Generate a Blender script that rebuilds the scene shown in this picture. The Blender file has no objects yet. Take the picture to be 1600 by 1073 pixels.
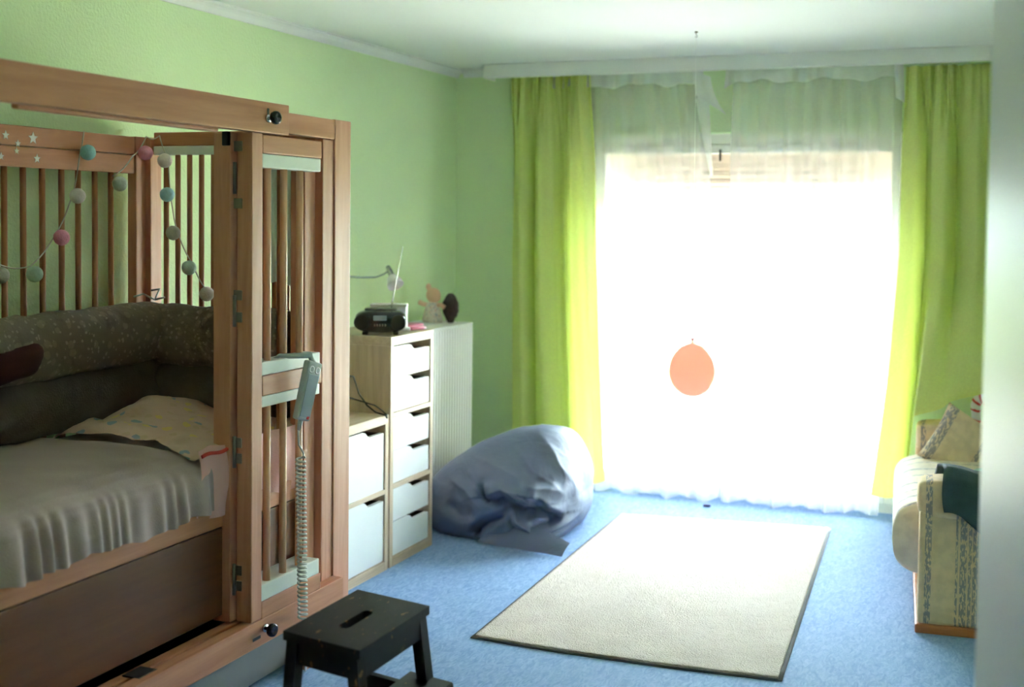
import bpy, bmesh, math, random
from mathutils import Vector, Matrix, noise as mnoise
PI = math.pi
sc = bpy.context.scene
C = sc.collection
random.seed(7)

# ------------------------------------------------------------------ camera
YAW, PITCH, ROLL, FPX = .3817, -.0423, .0109, 1950.0
cd = bpy.data.cameras.new('camera'); cam = bpy.data.objects.new('camera', cd); C.objects.link(cam)
cd.sensor_fit = 'HORIZONTAL'; cd.sensor_width = 36.0; cd.lens = FPX / 1600 * 36.0
cd.shift_y = -(536.5 - 424.4) / 1600
cd.clip_start = .05; cd.clip_end = 300
f = Vector((-math.sin(YAW) * math.cos(PITCH), math.cos(YAW) * math.cos(PITCH), math.sin(PITCH)))
r0 = Vector((math.cos(YAW), math.sin(YAW), 0)); u0 = r0.cross(f)
r = r0 * math.cos(ROLL) + u0 * math.sin(ROLL); u = u0 * math.cos(ROLL) - r0 * math.sin(ROLL)
M = Matrix((r, u, -f)).transposed().to_4x4(); M.translation = Vector((3.1498, -6.9177, 1.5807))
cam.matrix_world = M
cd.dof.use_dof = True; cd.dof.focus_distance = 4.35; cd.dof.aperture_fstop = 1.9
sc.camera = cam

# ------------------------------------------------------------------ world, sun, exposure
w = bpy.data.worlds.new('world'); sc.world = w; w.use_nodes = True
wn = w.node_tree.nodes; wl = w.node_tree.links
bg = wn['Background']; bg.inputs[1].default_value = 25.0
bg.inputs[0].default_value = (.82, .93, 1.0, 1)
sd = bpy.data.lights.new('sun', 'SUN'); sun = bpy.data.objects.new('sun', sd); C.objects.link(sun)
sd.energy = 50.0; sd.angle = .009; sd.color = (1.0, .93, .82)
SUN_TRAVEL = Vector((-.30, -.42, -1.0))          # direction in which sunlight travels
sun.rotation_euler = SUN_TRAVEL.to_track_quat('-Z', 'Y').to_euler()
vs = sc.view_settings
sc.display_settings.display_device = 'sRGB'
vs.view_transform = 'Standard'; vs.look = 'None'; vs.gamma = 1.0; vs.use_curve_mapping = False
vs.exposure = .98
try:
    cy = sc.cycles
    cy.max_bounces = 12; cy.diffuse_bounces = 6; cy.glossy_bounces = 4; cy.transmission_bounces = 8; cy.transparent_max_bounces = 20
    cy.use_denoising = True; cy.denoiser = 'OPENIMAGEDENOISE'
    cy.caustics_reflective = False; cy.caustics_refractive = False
    cy.sample_clamp_indirect = 12.0
except Exception:
    pass

# ------------------------------------------------------------------ materials
def srgb(r, g, b):
    def c(v):
        v /= 255.0
        return v / 12.92 if v <= .04045 else ((v + .055) / 1.055) ** 2.4
    return (c(r), c(g), c(b), 1)
def newmat(name):
    m = bpy.data.materials.new(name); m.use_nodes = True
    nt = m.node_tree; nt.nodes.clear()
    out = nt.nodes.new('ShaderNodeOutputMaterial')
    return m, nt, out
def N(nt, t, **kw):
    n = nt.nodes.new(t)
    for k, v in kw.items(): setattr(n, k, v)
    return n
def coords(nt, scale=(1, 1, 1), kind='Object'):
    tc = N(nt, 'ShaderNodeTexCoord'); mp = N(nt, 'ShaderNodeMapping'); mp.inputs['Scale'].default_value = scale
    nt.links.new(tc.outputs[kind], mp.inputs['Vector']); return mp.outputs[0]
def plain(name, col, rough=.5, var=.06, vscale=6.0, bump=0.0, bscale=200.0, metal=0.0, spec=.5, scale=(1, 1, 1), sheen=0.0):
    """principled with a gentle noise variation in colour and a fine bump"""
    m, nt, out = newmat(name); L = nt.links
    p = N(nt, 'ShaderNodeBsdfPrincipled'); L.new(p.outputs[0], out.inputs[0])
    p.inputs['Roughness'].default_value = rough; p.inputs['Metallic'].default_value = metal
    p.inputs['Specular IOR Level'].default_value = spec
    if sheen: p.inputs['Sheen Weight'].default_value = sheen
    v = coords(nt, scale)
    nz = N(nt, 'ShaderNodeTexNoise'); nz.inputs['Scale'].default_value = vscale; nz.inputs['Detail'].default_value = 4; L.new(v, nz.inputs[0])
    rp = N(nt, 'ShaderNodeValToRGB'); e = rp.color_ramp.elements
    e[0].position = .3; e[1].position = .7
    e[0].color = [max(0, c * (1 - var)) for c in col[:3]] + [1]; e[1].color = [min(1, c * (1 + var)) for c in col[:3]] + [1]
    L.new(nz.outputs[0], rp.inputs[0]); L.new(rp.outputs[0], p.inputs['Base Color'])
    if bump:
        n2 = N(nt, 'ShaderNodeTexNoise'); n2.inputs['Scale'].default_value = bscale; n2.inputs['Detail'].default_value = 3; L.new(v, n2.inputs[0])
        b = N(nt, 'ShaderNodeBump'); b.inputs['Strength'].default_value = bump; b.inputs['Distance'].default_value = .004
        L.new(n2.outputs[0], b.inputs['Height']); L.new(b.outputs[0], p.inputs['Normal'])
    return m
def wood(name, dark, light, axis='z', rough=.45, sc1=22.0, spec=.4):
    m, nt, out = newmat(name); L = nt.links
    p = N(nt, 'ShaderNodeBsdfPrincipled'); L.new(p.outputs[0], out.inputs[0]); p.inputs['Roughness'].default_value = rough
    p.inputs['Specular IOR Level'].default_value = spec
    s = {'x': (.06, 1, 1), 'y': (1, .06, 1), 'z': (1, 1, .06)}[axis]
    v = coords(nt, s)
    nz = N(nt, 'ShaderNodeTexNoise'); nz.inputs['Scale'].default_value = sc1; nz.inputs['Detail'].default_value = 6; nz.inputs['Distortion'].default_value = 1.2
    L.new(v, nz.inputs[0])
    n2 = N(nt, 'ShaderNodeTexNoise'); n2.inputs['Scale'].default_value = sc1 * 9; n2.inputs['Detail'].default_value = 2; L.new(v, n2.inputs[0])
    ad = N(nt, 'ShaderNodeMath', operation='MULTIPLY_ADD'); ad.inputs[1].default_value = .25; L.new(n2.outputs[0], ad.inputs[0]); L.new(nz.outputs[0], ad.inputs[2])
    rp = N(nt, 'ShaderNodeValToRGB'); e = rp.color_ramp.elements
    e[0].position = .42; e[1].position = .82; e[0].color = dark; e[1].color = light
    L.new(ad.outputs[0], rp.inputs[0]); L.new(rp.outputs[0], p.inputs['Base Color'])
    return m
def cloth(name, col, transl=.4, alpha=1.0, tcol=None, weave=900.0, var=.05):
    """thin fabric: diffuse + light shining through, optionally see-through between its threads"""
    m, nt, out = newmat(name); L = nt.links
    tcol = tcol or col
    v = coords(nt)
    nz = N(nt, 'ShaderNodeTexNoise'); nz.inputs['Scale'].default_value = weave / 8; nz.inputs['Detail'].default_value = 2; L.new(v, nz.inputs[0])
    rp = N(nt, 'ShaderNodeValToRGB'); e = rp.color_ramp.elements; e[0].position = .3; e[1].position = .7
    e[0].color = [c * (1 - var) for c in col[:3]] + [1]; e[1].color = [min(1, c * (1 + var)) for c in col[:3]] + [1]
    L.new(nz.outputs[0], rp.inputs[0])
    d = N(nt, 'ShaderNodeBsdfDiffuse'); L.new(rp.outputs[0], d.inputs[0])
    t = N(nt, 'ShaderNodeBsdfTranslucent'); t.inputs[0].default_value = tcol
    mx = N(nt, 'ShaderNodeMixShader'); mx.inputs[0].default_value = transl; L.new(d.outputs[0], mx.inputs[1]); L.new(t.outputs[0], mx.inputs[2])
    if alpha < 1:
        tr = N(nt, 'ShaderNodeBsdfTransparent')
        m2 = N(nt, 'ShaderNodeMixShader'); m2.inputs[0].default_value = alpha
        L.new(tr.outputs[0], m2.inputs[1]); L.new(mx.outputs[0], m2.inputs[2]); L.new(m2.outputs[0], out.inputs[0])
    else:
        L.new(mx.outputs[0], out.inputs[0])
    return m

MAT = {}
MAT['wall'] = plain('green_wall_paint', srgb(214, 234, 190), .85, .015, 3, bump=.7, bscale=80, spec=.2)
MAT['dimwall'] = plain('dark_unseen_hall_wall', srgb(64, 56, 50), .8, .05, 4)  # unseen hall walls, made dark to cut the light bounced back
MAT['ceiling'] = plain('white_ceiling_paint', srgb(226, 230, 230), .9, .01, 2, spec=.2)
MAT['cornice'] = plain('white_cornice', srgb(228, 230, 232), .7, .01, 4)
MAT['pvc'] = plain('white_window_plastic', srgb(238, 238, 236), .35, .01, 4)
MAT['door'] = plain('white_door_paint', srgb(232, 236, 240), .4, .01, 2)
MAT['white_rail'] = plain('white_rail', srgb(236, 238, 238), .5, .01, 4)
MAT['beech_y'] = wood('beech_along_rail', srgb(180, 116, 84), srgb(200, 138, 104), 'y')
MAT['beech_x'] = wood('beech_across', srgb(180, 116, 84), srgb(200, 138, 104), 'x')
MAT['beech_z'] = wood('beech_upright', srgb(192, 130, 104), srgb(212, 154, 128), 'z')
MAT['beech_shaded_bar'] = wood('beech_shaded_bar', srgb(150, 94, 60), srgb(172, 116, 78), 'z', sc1=40)  # same beech darkened: shade on the inner bars put into the colour
MAT['beech_lit'] = wood('beech_lit_bar', srgb(212, 160, 126), srgb(230, 186, 152), 'z', sc1=40)  # same beech paled: light on the outer gate bars put into the colour
MAT['beech_shaded_panel'] = wood('beech_shaded_panel', srgb(88, 48, 18), srgb(108, 64, 28), 'y', sc1=9)  # same beech much darker: shade inside the bed put into the colour
MAT['strip'] = plain('white_strip', srgb(222, 226, 220), .5, .02, 8)
MAT['oak_z'] = wood('pale_oak_upright', srgb(196, 172, 146), srgb(220, 200, 176), 'z', sc1=30)
MAT['oak_y'] = wood('pale_oak_along', srgb(196, 172, 146), srgb(220, 200, 176), 'y', sc1=30)
MAT['drawer'] = plain('white_drawer_front', srgb(240, 243, 245), .4, .008, 3)
MAT['drawer_in'] = plain('brown_drawer_inside', srgb(96, 74, 58), .7, .05, 10)
MAT['radiator'] = plain('white_enamel', srgb(244, 241, 243), .35, .01, 5)
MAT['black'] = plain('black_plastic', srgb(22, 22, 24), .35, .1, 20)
MAT['gloss_black'] = plain('glossy_black_plastic', srgb(20, 22, 28), .14, .1, 12)
MAT['silver'] = plain('silver_metal', srgb(196, 198, 200), .25, .03, 30, metal=1.0)
MAT['steel'] = plain('dull_steel', srgb(150, 146, 138), .4, .05, 30, metal=.9)
MAT['cable'] = plain('dark_grey_cable', srgb(52, 58, 56), .5, .05, 20)
MAT['greycable'] = plain('grey_green_cable', srgb(120, 140, 128), .5, .05, 20)
MAT['lampwhite'] = plain('white_lamp_shade', srgb(238, 236, 238), .5, .02, 8)
MAT['grey_plastic'] = plain('grey_plastic', srgb(172, 182, 184), .45, .03, 20)
MAT['grey_face'] = plain('grey_keypad', srgb(140, 154, 166), .4, .03, 20)
MAT['coil'] = plain('pale_grey_coil', srgb(190, 194, 190), .4, .03, 20)
MAT['white_key'] = plain('white_print', srgb(236, 238, 242), .5, .01, 20)
MAT['red_print'] = plain('red_print', srgb(200, 50, 50), .5, .01, 20)
MAT['mattress'] = plain('mattress_cover', srgb(214, 206, 196), .9, .04, 6, bump=.2)
MAT['sheet'] = plain('shade_darkened_sheet', srgb(170, 148, 147), .9, .03, 5, bump=.25, bscale=260, sheen=.2)  # sheet darkened to stand in for the shade inside the bed
MAT['skirtdark'] = plain('pink_fabric', srgb(222, 172, 166), .9, .04, 8, bump=.25, bscale=220)
MAT['kick'] = plain('shaded_white_board', srgb(124, 126, 130), .5, .02, 4)  # white board greyed: shade below the bed put into the colour
MAT['red_cloth'] = plain('dark_red_fabric', srgb(62, 18, 16), .9, .1, 12, bump=.3)
MAT['red_trim'] = plain('red_trim', srgb(206, 70, 62), .8, .05, 20)
MAT['net'] = cloth('grey_green_netting', srgb(196, 210, 200), .5, 1.0, var=.1)
MAT['star'] = plain('white_sticker', srgb(244, 240, 238), .6, .01, 10)
MAT['cord'] = plain('pale_string', srgb(200, 196, 184), .8, .05, 50)
MAT['rubber'] = plain('dark_rubber_edge', srgb(62, 66, 76), .6, .06, 20)
MAT['teal_cloth'] = plain('dark_teal_blanket', srgb(56, 74, 80), .95, .12, 14, bump=.4, bscale=180)
MAT['aqua_cloth'] = plain('aqua_fabric', srgb(150, 200, 186), .9, .06, 12, bump=.3)
MAT['plinth'] = wood('orange_beech_plinth', srgb(170, 100, 56), srgb(204, 134, 84), 'x')
MAT['concrete'] = plain('pale_terrace_concrete', srgb(190, 186, 178), .8, .06, 5, bump=.2, bscale=60)
MAT['lawn'] = plain('garden_ground', srgb(120, 134, 84), .95, .2, 3, bump=.5, bscale=30)
MAT['slat'] = plain('pale_blind_slat', srgb(206, 188, 180), .5, .02, 8)
MAT['facade'] = plain('outside_render', srgb(224, 218, 208), .9, .03, 4)
MAT['skin_doll'] = plain('beige_doll_fabric', srgb(226, 184, 156), .85, .05, 30, bump=.3)
MAT['yarn'] = plain('dark_brown_yarn', srgb(58, 40, 38), .95, .3, 120, bump=1.0, bscale=400)
MAT['pink'] = plain('pink_plastic', srgb(236, 130, 166), .4, .04, 20)
MAT['palepink'] = plain('pale_pink_plastic', srgb(246, 206, 214), .4, .04, 20)
MAT['white_plastic'] = plain('white_plastic', srgb(236, 236, 240), .4, .02, 20)
MAT['brass'] = plain('brass_valve', srgb(206, 150, 80), .35, .05, 20, metal=.7)
MAT['bluedark'] = plain('dark_blue_plastic', srgb(40, 46, 120), .5, .05, 20)
MAT['peachy'] = plain('peach_tag', srgb(230, 60, 150), .5, .03, 20)
MAT['lime'] = cloth('lime_curtain_fabric', srgb(222, 230, 158), .36, 1.0, tcol=srgb(214, 226, 112), var=.06)
MAT['sheer'] = cloth('white_sheer_voile', srgb(250, 246, 252), .44, .33)
MAT['sheer_head'] = cloth('white_gathered_header', srgb(240, 242, 242), .45, .75)

def floor_mat():
    m, nt, out = newmat('blue_linoleum'); L = nt.links
    p = N(nt, 'ShaderNodeBsdfPrincipled'); L.new(p.outputs[0], out.inputs[0])
    p.inputs['Roughness'].default_value = .75; p.inputs['Specular IOR Level'].default_value = .06
    v = coords(nt, (1, .35, 1))
    a = N(nt, 'ShaderNodeTexNoise'); a.inputs['Scale'].default_value = 55; a.inputs['Detail'].default_value = 6; a.inputs['Distortion'].default_value = 1.5; L.new(v, a.inputs[0])
    rp = N(nt, 'ShaderNodeValToRGB'); e = rp.color_ramp.elements; e[0].position = .3; e[1].position = .72
    e[0].color = srgb(116, 146, 192); e[1].color = srgb(150, 176, 214)
    L.new(a.outputs[0], rp.inputs[0]); L.new(rp.outputs[0], p.inputs['Base Color'])
    b = N(nt, 'ShaderNodeBump'); b.inputs['Strength'].default_value = .06; b.inputs['Distance'].default_value = .002
    L.new(a.outputs[0], b.inputs['Height']); L.new(b.outputs[0], p.inputs['Normal'])
    return m
MAT['floor'] = floor_mat()
def glass_mat():
    m, nt, out = newmat('window_glass'); L = nt.links
    t = N(nt, 'ShaderNodeBsdfTransparent'); t.inputs[0].default_value = (.94, .97, .96, 1)
    g = N(nt, 'ShaderNodeBsdfGlossy'); g.inputs['Roughness'].default_value = .01
    fr = N(nt, 'ShaderNodeFresnel'); fr.inputs[0].default_value = 1.45
    mx = N(nt, 'ShaderNodeMixShader'); L.new(fr.outputs[0], mx.inputs[0]); L.new(t.outputs[0], mx.inputs[1]); L.new(g.outputs[0], mx.inputs[2])
    L.new(mx.outputs[0], out.inputs[0]); return m
MAT['glass'] = glass_mat()
def rug_mat():
    m, nt, out = newmat('cream_rug_pile'); L = nt.links
    p = N(nt, 'ShaderNodeBsdfPrincipled'); L.new(p.outputs[0], out.inputs[0]); p.inputs['Roughness'].default_value = 1.0
    p.inputs['Specular IOR Level'].default_value = .1
    v = coords(nt)
    a = N(nt, 'ShaderNodeTexNoise'); a.inputs['Scale'].default_value = 4; a.inputs['Detail'].default_value = 8; a.inputs['Roughness'].default_value = .75; L.new(v, a.inputs[0])
    rp = N(nt, 'ShaderNodeValToRGB'); e = rp.color_ramp.elements; e[0].position = .25; e[1].position = .7
    e[0].color = srgb(200, 187, 180); e[1].color = srgb(219, 207, 200)
    L.new(a.outputs[0], rp.inputs[0]); L.new(rp.outputs[0], p.inputs['Base Color'])
    b2 = N(nt, 'ShaderNodeTexNoise'); b2.inputs['Scale'].default_value = 160; b2.inputs['Detail'].default_value = 3; L.new(v, b2.inputs[0])
    b = N(nt, 'ShaderNodeBump'); b.inputs['Strength'].default_value = .9; b.inputs['Distance'].default_value = .01
    L.new(b2.outputs[0], b.inputs['Height']); L.new(b.outputs[0], p.inputs['Normal']); return m
MAT['rug'] = rug_mat()
def floral(name, base, spots, scale=16.0, thr=.30):
    """light cloth printed with scattered blobs of a few colours"""
    m, nt, out = newmat(name); L = nt.links
    p = N(nt, 'ShaderNodeBsdfPrincipled'); L.new(p.outputs[0], out.inputs[0]); p.inputs['Roughness'].default_value = .9
    v = coords(nt)
    cur = None
    for i, (col, sc_, th) in enumerate(spots):
        nz = N(nt, 'ShaderNodeTexNoise'); nz.inputs['Scale'].default_value = 60; L.new(v, nz.inputs[0])
        vm = N(nt, 'ShaderNodeVectorMath', operation='MULTIPLY_ADD'); vm.inputs[1].default_value = (.012, .012, .012); vm.inputs[2].default_value = (0, 0, 0)
        L.new(nz.outputs[1], vm.inputs[0])
        va = N(nt, 'ShaderNodeVectorMath', operation='ADD'); L.new(v, va.inputs[0]); L.new(vm.outputs[0], va.inputs[1])
        of = N(nt, 'ShaderNodeVectorMath', operation='ADD'); of.inputs[1].default_value = (3.1 * i, 1.7 * i, .9 * i); L.new(va.outputs[0], of.inputs[0])
        vo = N(nt, 'ShaderNodeTexVoronoi'); vo.inputs['Scale'].default_value = sc_; L.new(of.outputs[0], vo.inputs[0])
        lt = N(nt, 'ShaderNodeMath', operation='LESS_THAN'); lt.inputs[1].default_value = th; L.new(vo.outputs['Distance'], lt.inputs[0])
        mx = N(nt, 'ShaderNodeMix', data_type='RGBA'); L.new(lt.outputs[0], mx.inputs['Factor'])
        mx.inputs['B'].default_value = col
        if cur is None: mx.inputs['A'].default_value = base
        else: L.new(cur, mx.inputs['A'])
        cur = mx.outputs['Result']
    L.new(cur, p.inputs['Base Color'])
    b2 = N(nt, 'ShaderNodeTexNoise'); b2.inputs['Scale'].default_value = 22; b2.inputs['Detail'].default_value = 5; L.new(v, b2.inputs[0])
    b = N(nt, 'ShaderNodeBump'); b.inputs['Strength'].default_value = .5; b.inputs['Distance'].default_value = .01
    L.new(b2.outputs[0], b.inputs['Height']); L.new(b.outputs[0], p.inputs['Normal']); return m
MAT['floral'] = floral('floral_blanket_fabric', srgb(214, 182, 164), [(srgb(150, 160, 172), 11, .20), (srgb(222, 196, 130), 13, .22), (srgb(206, 176, 150), 17, .22)])
MAT['bumper'] = floral('grey_patterned_pad', srgb(116, 102, 90), [(srgb(130, 116, 104), 22, .30), (srgb(146, 134, 122), 45, .24)])
MAT['bumper_low'] = plain('grey_pad', srgb(92, 82, 74), .95, .08, 30, bump=.35, bscale=140)
MAT['patdress'] = floral('blue_patterned_dress', srgb(226, 214, 204), [(srgb(90, 110, 150), 90, .3), (srgb(200, 140, 120), 70, .25)])
def beanbag_mat():
    m, nt, out = newmat('blue_grey_beanbag_fabric'); L = nt.links
    p = N(nt, 'ShaderNodeBsdfPrincipled'); L.new(p.outputs[0], out.inputs[0]); p.inputs['Roughness'].default_value = .55
    p.inputs['Base Color'].default_value = srgb(108, 120, 148); p.inputs['Specular IOR Level'].default_value = .45
    v = coords(nt)
    b2 = N(nt, 'ShaderNodeTexNoise'); b2.inputs['Scale'].default_value = 9; b2.inputs['Detail'].default_value = 3; b2.inputs['Distortion'].default_value = .8; L.new(v, b2.inputs[0])
    b = N(nt, 'ShaderNodeBump'); b.inputs['Strength'].default_value = .35; b.inputs['Distance'].default_value = .02
    L.new(b2.outputs[0], b.inputs['Height']); L.new(b.outputs[0], p.inputs['Normal']); return m
MAT['beanbag'] = beanbag_mat()
def sofa_mat(name, axis, stripes, base=srgb(234, 206, 166), dark=srgb(110, 114, 132)):
    """woven cream upholstery with broken blue stripes across one local axis; stripes = [(centre, half width), ...]"""
    m, nt, out = newmat(name); L = nt.links
    p = N(nt, 'ShaderNodeBsdfPrincipled'); L.new(p.outputs[0], out.inputs[0]); p.inputs['Roughness'].default_value = .9
    tc = N(nt, 'ShaderNodeTexCoord'); sx = N(nt, 'ShaderNodeSeparateXYZ'); L.new(tc.outputs['Object'], sx.inputs[0])
    co = sx.outputs['XYZ'.index(axis.upper())]
    mask = None
    for c, hw in stripes:
        s1 = N(nt, 'ShaderNodeMath', operation='SUBTRACT'); s1.inputs[1].default_value = c; L.new(co, s1.inputs[0])
        ab = N(nt, 'ShaderNodeMath', operation='ABSOLUTE'); L.new(s1.outputs[0], ab.inputs[0])
        lt = N(nt, 'ShaderNodeMath', operation='LESS_THAN'); lt.inputs[1].default_value = hw; L.new(ab.outputs[0], lt.inputs[0])
        if mask is None: mask = lt.outputs[0]
        else:
            mxx = N(nt, 'ShaderNodeMath', operation='MAXIMUM'); L.new(mask, mxx.inputs[0]); L.new(lt.outputs[0], mxx.inputs[1]); mask = mxx.outputs[0]
    sca = {'x': (150, 40, 48), 'y': (48, 150, 40), 'z': (14, 24, 90)}[axis]
    mp = N(nt, 'ShaderNodeMapping'); mp.inputs['Scale'].default_value = sca; L.new(tc.outputs['Object'], mp.inputs[0])
    nz = N(nt, 'ShaderNodeTexNoise'); nz.inputs['Scale'].default_value = 1.0; nz.inputs['Detail'].default_value = 3; L.new(mp.outputs[0], nz.inputs[0])
    gt = N(nt, 'ShaderNodeMath', operation='GREATER_THAN'); gt.inputs[1].default_value = .47; L.new(nz.outputs[0], gt.inputs[0])
    mu = N(nt, 'ShaderNodeMath', operation='MULTIPLY'); L.new(mask, mu.inputs[0]); L.new(gt.outputs[0], mu.inputs[1])
    sf = N(nt, 'ShaderNodeMath', operation='MULTIPLY'); sf.inputs[1].default_value = .72; L.new(mu.outputs[0], sf.inputs[0]); mu = sf
    n3 = N(nt, 'ShaderNodeTexNoise'); n3.inputs['Scale'].default_value = 22; n3.inputs['Detail'].default_value = 3; L.new(tc.outputs['Object'], n3.inputs[0])
    rp = N(nt, 'ShaderNodeValToRGB'); e = rp.color_ramp.elements; e[0].position = .4; e[1].position = .6
    e[0].color = [c * .88 for c in base[:3]] + [1]; e[1].color = base; L.new(n3.outputs[0], rp.inputs[0])
    mx = N(nt, 'ShaderNodeMix', data_type='RGBA'); L.new(mu.outputs[0], mx.inputs['Factor']); L.new(rp.outputs[0], mx.inputs['A']); mx.inputs['B'].default_value = dark
    L.new(mx.outputs['Result'], p.inputs['Base Color']); return m
MAT['sofa_x'] = sofa_mat('striped_upholstery_across', 'x', [(.034, .012), (.138, .004), (.162, .012), (.186, .006), (.206, .010), (.228, .004), (.36, .012), (.5, .004), (.53, .012), (.56, .006)])
MAT['sofa_y'] = sofa_mat('striped_upholstery_along', 'y', [(.22, .008), (.36, .02), (.46, .006), (.62, .012), (.78, .008), (.92, .02), (1.06, .008), (1.2, .02)], base=srgb(232, 218, 196))
MAT['pillow'] = sofa_mat('striped_pillow_fabric', 'x', [(-.135, .022), (.055, .011)], base=srgb(230, 208, 174))
def stool_mat(worn=True):
    m, nt, out = newmat('black_stained_wood_worn'); L = nt.links
    p = N(nt, 'ShaderNodeBsdfPrincipled'); L.new(p.outputs[0], out.inputs[0]); p.inputs['Roughness'].default_value = .5; p.inputs['Specular IOR Level'].default_value = .18
    v = coords(nt, (1, .25, .6))
    a = N(nt, 'ShaderNodeTexNoise'); a.inputs['Scale'].default_value = 26; a.inputs['Detail'].default_value = 5; L.new(v, a.inputs[0])
    rp = N(nt, 'ShaderNodeValToRGB'); e = rp.color_ramp.elements; e[0].position = .3; e[1].position = .75
    e[0].color = srgb(12, 12, 13); e[1].color = srgb(26, 26, 27)
    L.new(a.outputs[0], rp.inputs[0])
    v2 = coords(nt, (1.6, .5, .6)); c2 = N(nt, 'ShaderNodeTexNoise'); c2.inputs['Scale'].default_value = 34; c2.inputs['Detail'].default_value = 7; c2.inputs['Roughness'].default_value = .7; L.new(v2, c2.inputs[0])
    gt = N(nt, 'ShaderNodeValToRGB'); g = gt.color_ramp.elements; g[0].position = .625; g[1].position = .66; L.new(c2.outputs[0], gt.inputs[0])
    mx = N(nt, 'ShaderNodeMix', data_type='RGBA'); L.new(gt.outputs[0], mx.inputs['Factor']); L.new(rp.outputs[0], mx.inputs['A']); mx.inputs['B'].default_value = srgb(120, 94, 58)
    L.new(mx.outputs['Result'], p.inputs['Base Color']); return m
MAT['stool'] = stool_mat()
def balloon_mat():
    m, nt, out = newmat('peach_balloon_latex'); L = nt.links
    p = N(nt, 'ShaderNodeBsdfPrincipled'); p.inputs['Base Color'].default_value = srgb(244, 184, 166); p.inputs['Roughness'].default_value = .15
    t = N(nt, 'ShaderNodeBsdfTranslucent'); t.inputs[0].default_value = srgb(246, 206, 190)
    mx = N(nt, 'ShaderNodeMixShader'); mx.inputs[0].default_value = .5; L.new(p.outputs[0], mx.inputs[1]); L.new(t.outputs[0], mx.inputs[2]); L.new(mx.outputs[0], out.inputs[0])
    return m
MAT['balloon'] = balloon_mat()
BALLS = {}
def ball_mat(key, col):
    if key not in BALLS: BALLS[key] = plain('cotton_ball_' + key, col, .9, .08, 60, bump=.5, bscale=160)
    return BALLS[key]

# ------------------------------------------------------------------ mesh helpers
def bx(bm, x0, x1, y0, y1, z0, z1, bev=0.0, seg=2, mat=None):
    vs_ = [bm.verts.new((x, y, z)) for x in (x0, x1) for y in (y0, y1) for z in (z0, z1)]
    if mat is not None:
        for v in vs_: v.co = mat @ v.co
    idx = [(0, 1, 3, 2), (4, 6, 7, 5), (0, 4, 5, 1), (2, 3, 7, 6), (0, 2, 6, 4), (1, 5, 7, 3)]
    fs = [bm.faces.new([vs_[i] for i in q]) for q in idx]
    if bev:
        es = list({e for f_ in fs for e in f_.edges})
        bmesh.ops.bevel(bm, geom=es, offset=bev, segments=seg, affect='EDGES', profile=.6)
    return bm
def box(*a, **k): return bx(bmesh.new(), *a, **k)
def frame_axes(d):
    d = d.normalized(); a = Vector((0, 0, 1)) if abs(d.z) < .9 else Vector((1, 0, 0))
    s = d.cross(a).normalized(); return s, d.cross(s).normalized()
def tube(bm, pts, rad, seg=8, cap=True):
    pts = [Vector(p) for p in pts]; n = len(pts); rings = []
    s = t = None
    for i, p in enumerate(pts):
        d = (pts[min(i + 1, n - 1)] - pts[max(i - 1, 0)])
        if d.length < 1e-9: d = Vector((0, 0, 1))
        d.normalize()
        if s is None: s, t = frame_axes(d)
        else:
            s = (s - d * s.dot(d));
            if s.length < 1e-6: s, t = frame_axes(d)
            s.normalize(); t = d.cross(s)
        rr = rad[i] if isinstance(rad, (list, tuple)) else rad
        rings.append([bm.verts.new(p + (s * math.cos(2 * PI * k / seg) + t * math.sin(2 * PI * k / seg)) * rr) for k in range(seg)])
    for a, b in zip(rings, rings[1:]):
        for k in range(seg):
            fc = bm.faces.new((a[k], a[(k + 1) % seg], b[(k + 1) % seg], b[k])); fc.smooth = True
    if cap:
        bm.faces.new(list(reversed(rings[0]))); bm.faces.new(rings[-1])
    return bm
def lathe(bm, prof, seg=24, centre=(0, 0, 0), axis=None):
    """profile [(radius, height)] turned about an axis through centre"""
    ax = Vector(axis or (0, 0, 1)).normalized(); s, t = frame_axes(ax); c = Vector(centre); rings = []
    for rr, h in prof:
        if rr < 1e-5: rings.append([bm.verts.new(c + ax * h)])
        else: rings.append([bm.verts.new(c + ax * h + (s * math.cos(2 * PI * k / seg) + t * math.sin(2 * PI * k / seg)) * rr) for k in range(seg)])
    for a, b in zip(rings, rings[1:]):
        for k in range(seg):
            k2 = (k + 1) % seg
            if len(a) == 1 and len(b) == 1: continue
            if len(a) == 1: q = (a[0], b[k2], b[k])
            elif len(b) == 1: q = (a[k], a[k2], b[0])
            else: q = (a[k], a[k2], b[k2], b[k])
            fc = bm.faces.new(q); fc.smooth = True
    for rg, rev in ((rings[0], True), (rings[-1], False)):
        if len(rg) > 1: bm.faces.new(list(reversed(rg)) if rev else rg)
    return bm
def grid(bm, fn, nu, nv, smooth=True, closed_u=False):
    g = [[bm.verts.new(fn(i / nu, j / nv)) for i in range(nu + (0 if closed_u else 1))] for j in range(nv + 1)]
    for j in range(nv):
        for i in range(nu):
            i2 = (i + 1) % len(g[j])
            fc = bm.faces.new((g[j][i], g[j][i2], g[j + 1][i2], g[j + 1][i])); fc.smooth = smooth
    return g
def prism(bm, poly, axis, a, b):
    """extrude polygon (two coordinates) along axis 'x','y' or 'z' from a to b"""
    def mk(p, t):
        return {'x': (t, p[0], p[1]), 'y': (p[0], t, p[1]), 'z': (p[0], p[1], t)}[axis]
    A = [bm.verts.new(mk(p, a)) for p in poly]; B = [bm.verts.new(mk(p, b)) for p in poly]
    bm.faces.new(A); bm.faces.new(list(reversed(B)))
    for i in range(len(poly)):
        j = (i + 1) % len(poly); bm.faces.new((A[j], A[i], B[i], B[j]))
    return bm
def smooth(bm):
    for f_ in bm.faces: f_.smooth = True
    return bm
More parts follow.
